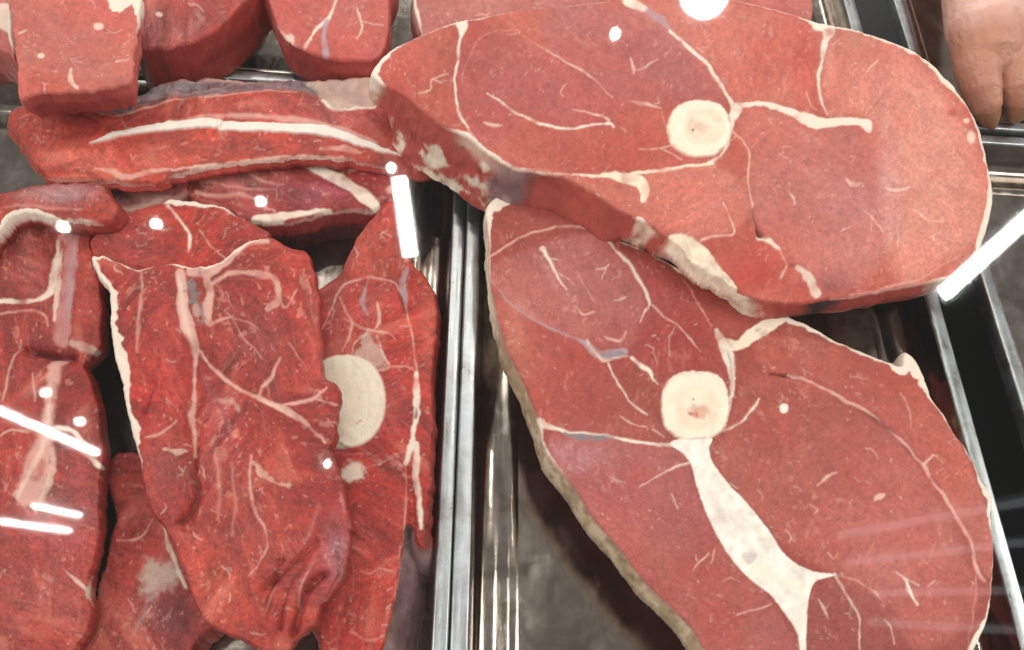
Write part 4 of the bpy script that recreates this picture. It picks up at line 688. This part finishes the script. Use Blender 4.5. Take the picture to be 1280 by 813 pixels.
# ------------------------------------------------------------------ trotters in the tray behind
def skinmat():
    m, nt, b = newmat('pig_skin'); L_ = nt.links.new
    tc = nd(nt, 'ShaderNodeTexCoord')
    n1 = nd(nt, 'ShaderNodeTexNoise', i_Scale=38.0, i_Detail=4.0); L_(tc.outputs['Object'], n1.inputs['Vector'])
    n2 = nd(nt, 'ShaderNodeTexNoise', i_Scale=500.0, i_Detail=4.0); L_(tc.outputs['Object'], n2.inputs['Vector'])
    r = nd(nt, 'ShaderNodeValToRGB'); r.color_ramp.elements[0].position = .3; r.color_ramp.elements[1].position = .7
    r.color_ramp.elements[0].color = (.66, .32, .25, 1); r.color_ramp.elements[1].color = (.80, .50, .42, 1); L_(n1.outputs['Fac'], r.inputs[0])
    L_(r.outputs[0], b.inputs['Base Color']); b.inputs['Roughness'].default_value = .42
    b.inputs['Subsurface Weight'].default_value = .2; b.inputs['Subsurface Radius'].default_value = (.004, .002, .001); b.inputs['Subsurface Scale'].default_value = 1
    
    n4 = nd(nt, 'ShaderNodeTexNoise', i_Scale=140.0, i_Detail=5.0, i_Distortion=1.0); L_(tc.outputs['Object'], n4.inputs['Vector'])
    rr = ramp(nt, n4.outputs['Fac'], .55, .75, (1, 1, 1, 1), (.86, .68, .62, 1)); mm = nd(nt, 'ShaderNodeMix', data_type='RGBA', blend_type='MULTIPLY'); mm.inputs[0].default_value = 1
    L_(r.outputs[0], mm.inputs[6]); L_(rr, mm.inputs[7]); 
    sx = nd(nt, 'ShaderNodeSeparateXYZ'); L_(tc.outputs['Object'], sx.inputs[0]); mr = nd(nt, 'ShaderNodeMapRange'); L_(sx.outputs[1], mr.inputs[0])
    mr.inputs[1].default_value = -.020; mr.inputs[2].default_value = -.040; mr.inputs[3].default_value = 0; mr.inputs[4].default_value = .75
    mm2 = nd(nt, 'ShaderNodeMix', data_type='RGBA'); L_(mr.outputs[0], mm2.inputs[0]); L_(mm.outputs[2], mm2.inputs[6]); mm2.inputs[7].default_value = (.44, .17, .09, 1)   # singed skin at the toes
    L_(mm2.outputs[2], b.inputs['Base Color'])
    bp = nd(nt, 'ShaderNodeBump', i_Strength=.8, i_Distance=.0018); L_(n4.outputs['Fac'], bp.inputs['Height']); L_(bp.outputs[0], b.inputs['Normal'])
    return m
SKIN = skinmat()
HOOF = plain('hoof_horn', (.30, .13, .06), .45)
def tube(bm, pts, seg=20):
    """closed tapered tube through (x, y, z, r_across, r_up)"""
    pts = [np.array(p, float) for p in pts]; rings = []
    for i, p in enumerate(pts):
        a = pts[max(i - 1, 0)][:3]; b_ = pts[min(i + 1, len(pts) - 1)][:3]; t = b_ - a; t /= np.linalg.norm(t)
        side = np.cross(t, (0, 0, 1)); side /= np.linalg.norm(side); up = np.cross(side, t)
        rings.append([bm.verts.new(p[:3] + side * p[3] * math.cos(k * 6.2832 / seg) + up * p[4] * math.sin(k * 6.2832 / seg)) for k in range(seg)])
    for a, b_ in zip(rings, rings[1:]):
        for k in range(seg): bm.faces.new((a[k], a[(k + 1) % seg], b_[(k + 1) % seg], b_[k]))
    bm.faces.new(rings[0]); bm.faces.new(rings[-1])
def W3(px, py, z, r, r2): p = P(px, py, z); return (p[0], p[1], p[2], r, r2)
def trotter(label, dx, dy, dz):
    def q(px, py, z, r, r2): a = W3(px + dx, py + dy, z + dz, r, r2); return a
    base = P(1230 + dx, 80 + dy, .003); base[2] = .001
    root = link('pig_trotter', None); root.location = base; tag(root, label, 'pig trotter', 'pig trotters')
    bm = bmesh.new()
    tube(bm, [q(1222, -150, .036, .024, .022), q(1224, -100, .038, .026, .024), q(1226, -50, .040, .027, .025), q(1228, -5, .042, .0295, .026), q(1232, 40, .040, .0285, .025), q(1240, 70, .036, .027, .021), q(1246, 88, .032, .022, .014), q(1248, 96, .030, .012, .007)])
    tube(bm, [q(1217, 50, .038, .016, .017), q(1221, 85, .032, .0155, .017), q(1227, 112, .027, .0125, .015), q(1233, 135, .020, .0095, .012), q(1236, 147, .016, .006, .007)])
    tube(bm, [q(1262, 50, .038, .017, .017), q(1271, 85, .034, .0165, .017), q(1275, 112, .030, .0135, .015), q(1276, 130, .023, .0105, .012), q(1275, 142, .018, .006, .007)])
    tube(bm, [q(1287, 20, .040, .006, .006), q(1290, 45, .040, .0075, .008), q(1291, 66, .036, .007, .007), q(1290, 78, .034, .003, .003)])
    for v in bm.verts: v.co -= Vector(base)
    bmesh.ops.recalc_face_normals(bm, faces=bm.faces)
    me = bpy.data.meshes.new('foot'); bm.to_mesh(me); bm.free(); me.materials.append(SKIN)
    o = link('foot', me, root)
    m = o.modifiers.new('remesh', 'REMESH'); m.mode = 'VOXEL'; m.voxel_size = .0011; m.use_smooth_shade = True
    m = o.modifiers.new('smooth', 'SMOOTH'); m.iterations = 7; m.factor = .5
    for pp in ([q(1230, 124, .023, .0095, .0115), q(1234, 138, .019, .0095, .0108), q(1238, 153, .013, .0058, .007), q(1241, 163, .009, .0015, .002)],
               [q(1275, 122, .026, .0105, .0115), q(1274, 134, .021, .0102, .0108), q(1270, 147, .015, .0062, .007), q(1266, 156, .011, .0015, .002)]):
        bm = bmesh.new(); tube(bm, pp, 16)
        for v in bm.verts: v.co -= Vector(base)
        bmesh.ops.recalc_face_normals(bm, faces=bm.faces)
        for f in bm.faces: f.smooth = True
        me = bpy.data.meshes.new('hoof'); bm.to_mesh(me); bm.free(); me.materials.append(HOOF)
        o = link('hoof', me, root); m = o.modifiers.new('sub', 'SUBSURF'); m.levels = 1; m.render_levels = 2
    return root
trotter('pale pink pig trotter with split hooves showing both toes', 0, 0, .015)
trotter('second pig trotter mostly hidden beside the pale pink one', 92, -40, .004)

# ------------------------------------------------------------------ the glass over the counter and the lamps it mirrors
a = math.radians(15); GN = np.array([0, -math.sin(a), math.cos(a)]); GP = CAM + .19 * FWD
def glassmat():
    m = bpy.data.materials.new('clear_glass'); m.use_nodes = True; nt = m.node_tree; nt.nodes.clear()
    out = nt.nodes.new('ShaderNodeOutputMaterial'); t = nt.nodes.new('ShaderNodeBsdfTransparent'); g = nt.nodes.new('ShaderNodeBsdfGlossy'); mx = nt.nodes.new('ShaderNodeMixShader')
    t.inputs[0].default_value = (.985, .992, .988, 1); g.inputs['Roughness'].default_value = .03; g.inputs[0].default_value = (1, 1, 1, 1); mx.inputs[0].default_value = .018
    nt.links.new(t.outputs[0], mx.inputs[1]); nt.links.new(g.outputs[0], mx.inputs[2]); nt.links.new(mx.outputs[0], out.inputs[0])
    return m
def boxmesh(name, sx, sy, sz, mat, bev=0):
    bm = bmesh.new(); bmesh.ops.create_cube(bm, size=1)
    for v in bm.verts: v.co = Vector((v.co.x * sx, v.co.y * sy, v.co.z * sz))
    if bev: bmesh.ops.bevel(bm, geom=bm.edges[:], offset=bev, segments=3, affect='EDGES', profile=.5)
    me = bpy.data.meshes.new(name); bm.to_mesh(me); bm.free(); me.materials.append(mat); return me
gl = link('display_glass', boxmesh('display_glass', 1.3, .8, .005, glassmat())); gl.location = GP; gl.rotation_euler = (a, 0, 0)
tag(gl, 'clear sloping glass pane over the whole meat counter', 'glass')

ZC = 2.5
def mirror(px, py):
    d = rays(np.array(float(px)), np.array(float(py))); d /= np.linalg.norm(d)
    t = (GP - CAM).dot(GN) / d.dot(GN); p = CAM + d * t; r = d - 2 * d.dot(GN) * GN
    s = (ZC - p[2]) / r[2]; return p + r * s, t + s
LAMP = plain('lamp_white', (1, .99, .97), .5, 0, 110); SPOT = plain('spot_white', (1, .96, .88), .5, 0, 160); DIM = plain('dim_diffuser', (.9, .92, 1), .5, 0, 1.7)
HOUS = plain('lamp_housing', (.6, .6, .6), .5)
def strip(p0, p1, wpx, mat, label, grp='tube lamps on the ceiling'):
    A, da = mirror(*p0); B_, db = mirror(*p1); v = B_ - A; ln = float(np.linalg.norm(v)); wd_ = wpx / F * (da + db) / 2
    root = link('tube_lamp', None); root.location = (A + B_) / 2; root.rotation_euler = (0, 0, math.atan2(v[1], v[0])); tag(root, label, 'lamp', grp)
    link('diffuser', boxmesh('diffuser', ln, wd_, .012, mat, .003), root)
    h = link('housing', boxmesh('housing', ln + .02, wd_ + .02, .03, HOUS, .004), root); h.location = (0, 0, .024)
def spot(p, rpx, mat, label, grp='small ceiling spotlights'):
    A, d = mirror(*p); r = rpx / F * d
    root = link('spot_lamp', None); root.location = A; tag(root, label, 'lamp', grp)
    for nm, rr, z0, z1, mt in (('lens', r, -.004, .004, mat), ('housing', r * 1.15, .006, .05, HOUS)):
        bm = bmesh.new(); bmesh.ops.create_cone(bm, cap_ends=True, segments=24, radius1=rr, radius2=rr, depth=z1 - z0)
        for v in bm.verts: v.co.z += (z0 + z1) / 2
        me = bpy.data.meshes.new(nm); bm.to_mesh(me); bm.free(); me.materials.append(mt); link(nm, me, root)
strip((499, 222), (513, 320), 17, LAMP, 'short broad white lamp mirrored beside the steel divider')
strip((1178, 369), (1300, 258), 15, LAMP, 'long white tube lamp mirrored at the edge of the far leg steak')
strip((-40, 496), (122, 567), 6, LAMP, 'thin white tube lamp mirrored across the long chop')
strip((41, 632), (101, 645), 3.5, LAMP, 'shorter of two thin lamps mirrored low on the long chop')
strip((-40, 646), (87, 664), 3.5, LAMP, 'longer of two thin lamps mirrored low on the long chop')
for p0, p1, w_ in (((1047, 670), (1300, 624), 8), ((1057, 704), (1300, 676), 7), ((1095, 742), (1300, 738), 7), ((1085, 778), (1300, 790), 7)):
    strip(p0, p1, w_, DIM, 'dim long tube lamp mirrored in streaks on the near leg steak')
spot((880, -8), 27, LAMP, 'big round white ceiling lamp mirrored on the far leg steak', None)
for p, on_ in (((769, 43), 'the far leg steak'), ((489, 210), 'the tip of the rib slab'), ((326, 252), 'the slab with the oblique fat band'), ((195, 280), 'the flat oval muscle piece'), ((79, 284), 'the top of the long chop'),
               ((57, 491), 'the white seam of the long chop'), ((100, 527), 'the right side of the long chop'), ((409, 580), 'the folded chop')):
    spot(p, 5 if p[1] < 300 else 3.6, SPOT, 'small round ceiling spotlight mirrored on ' + on_)
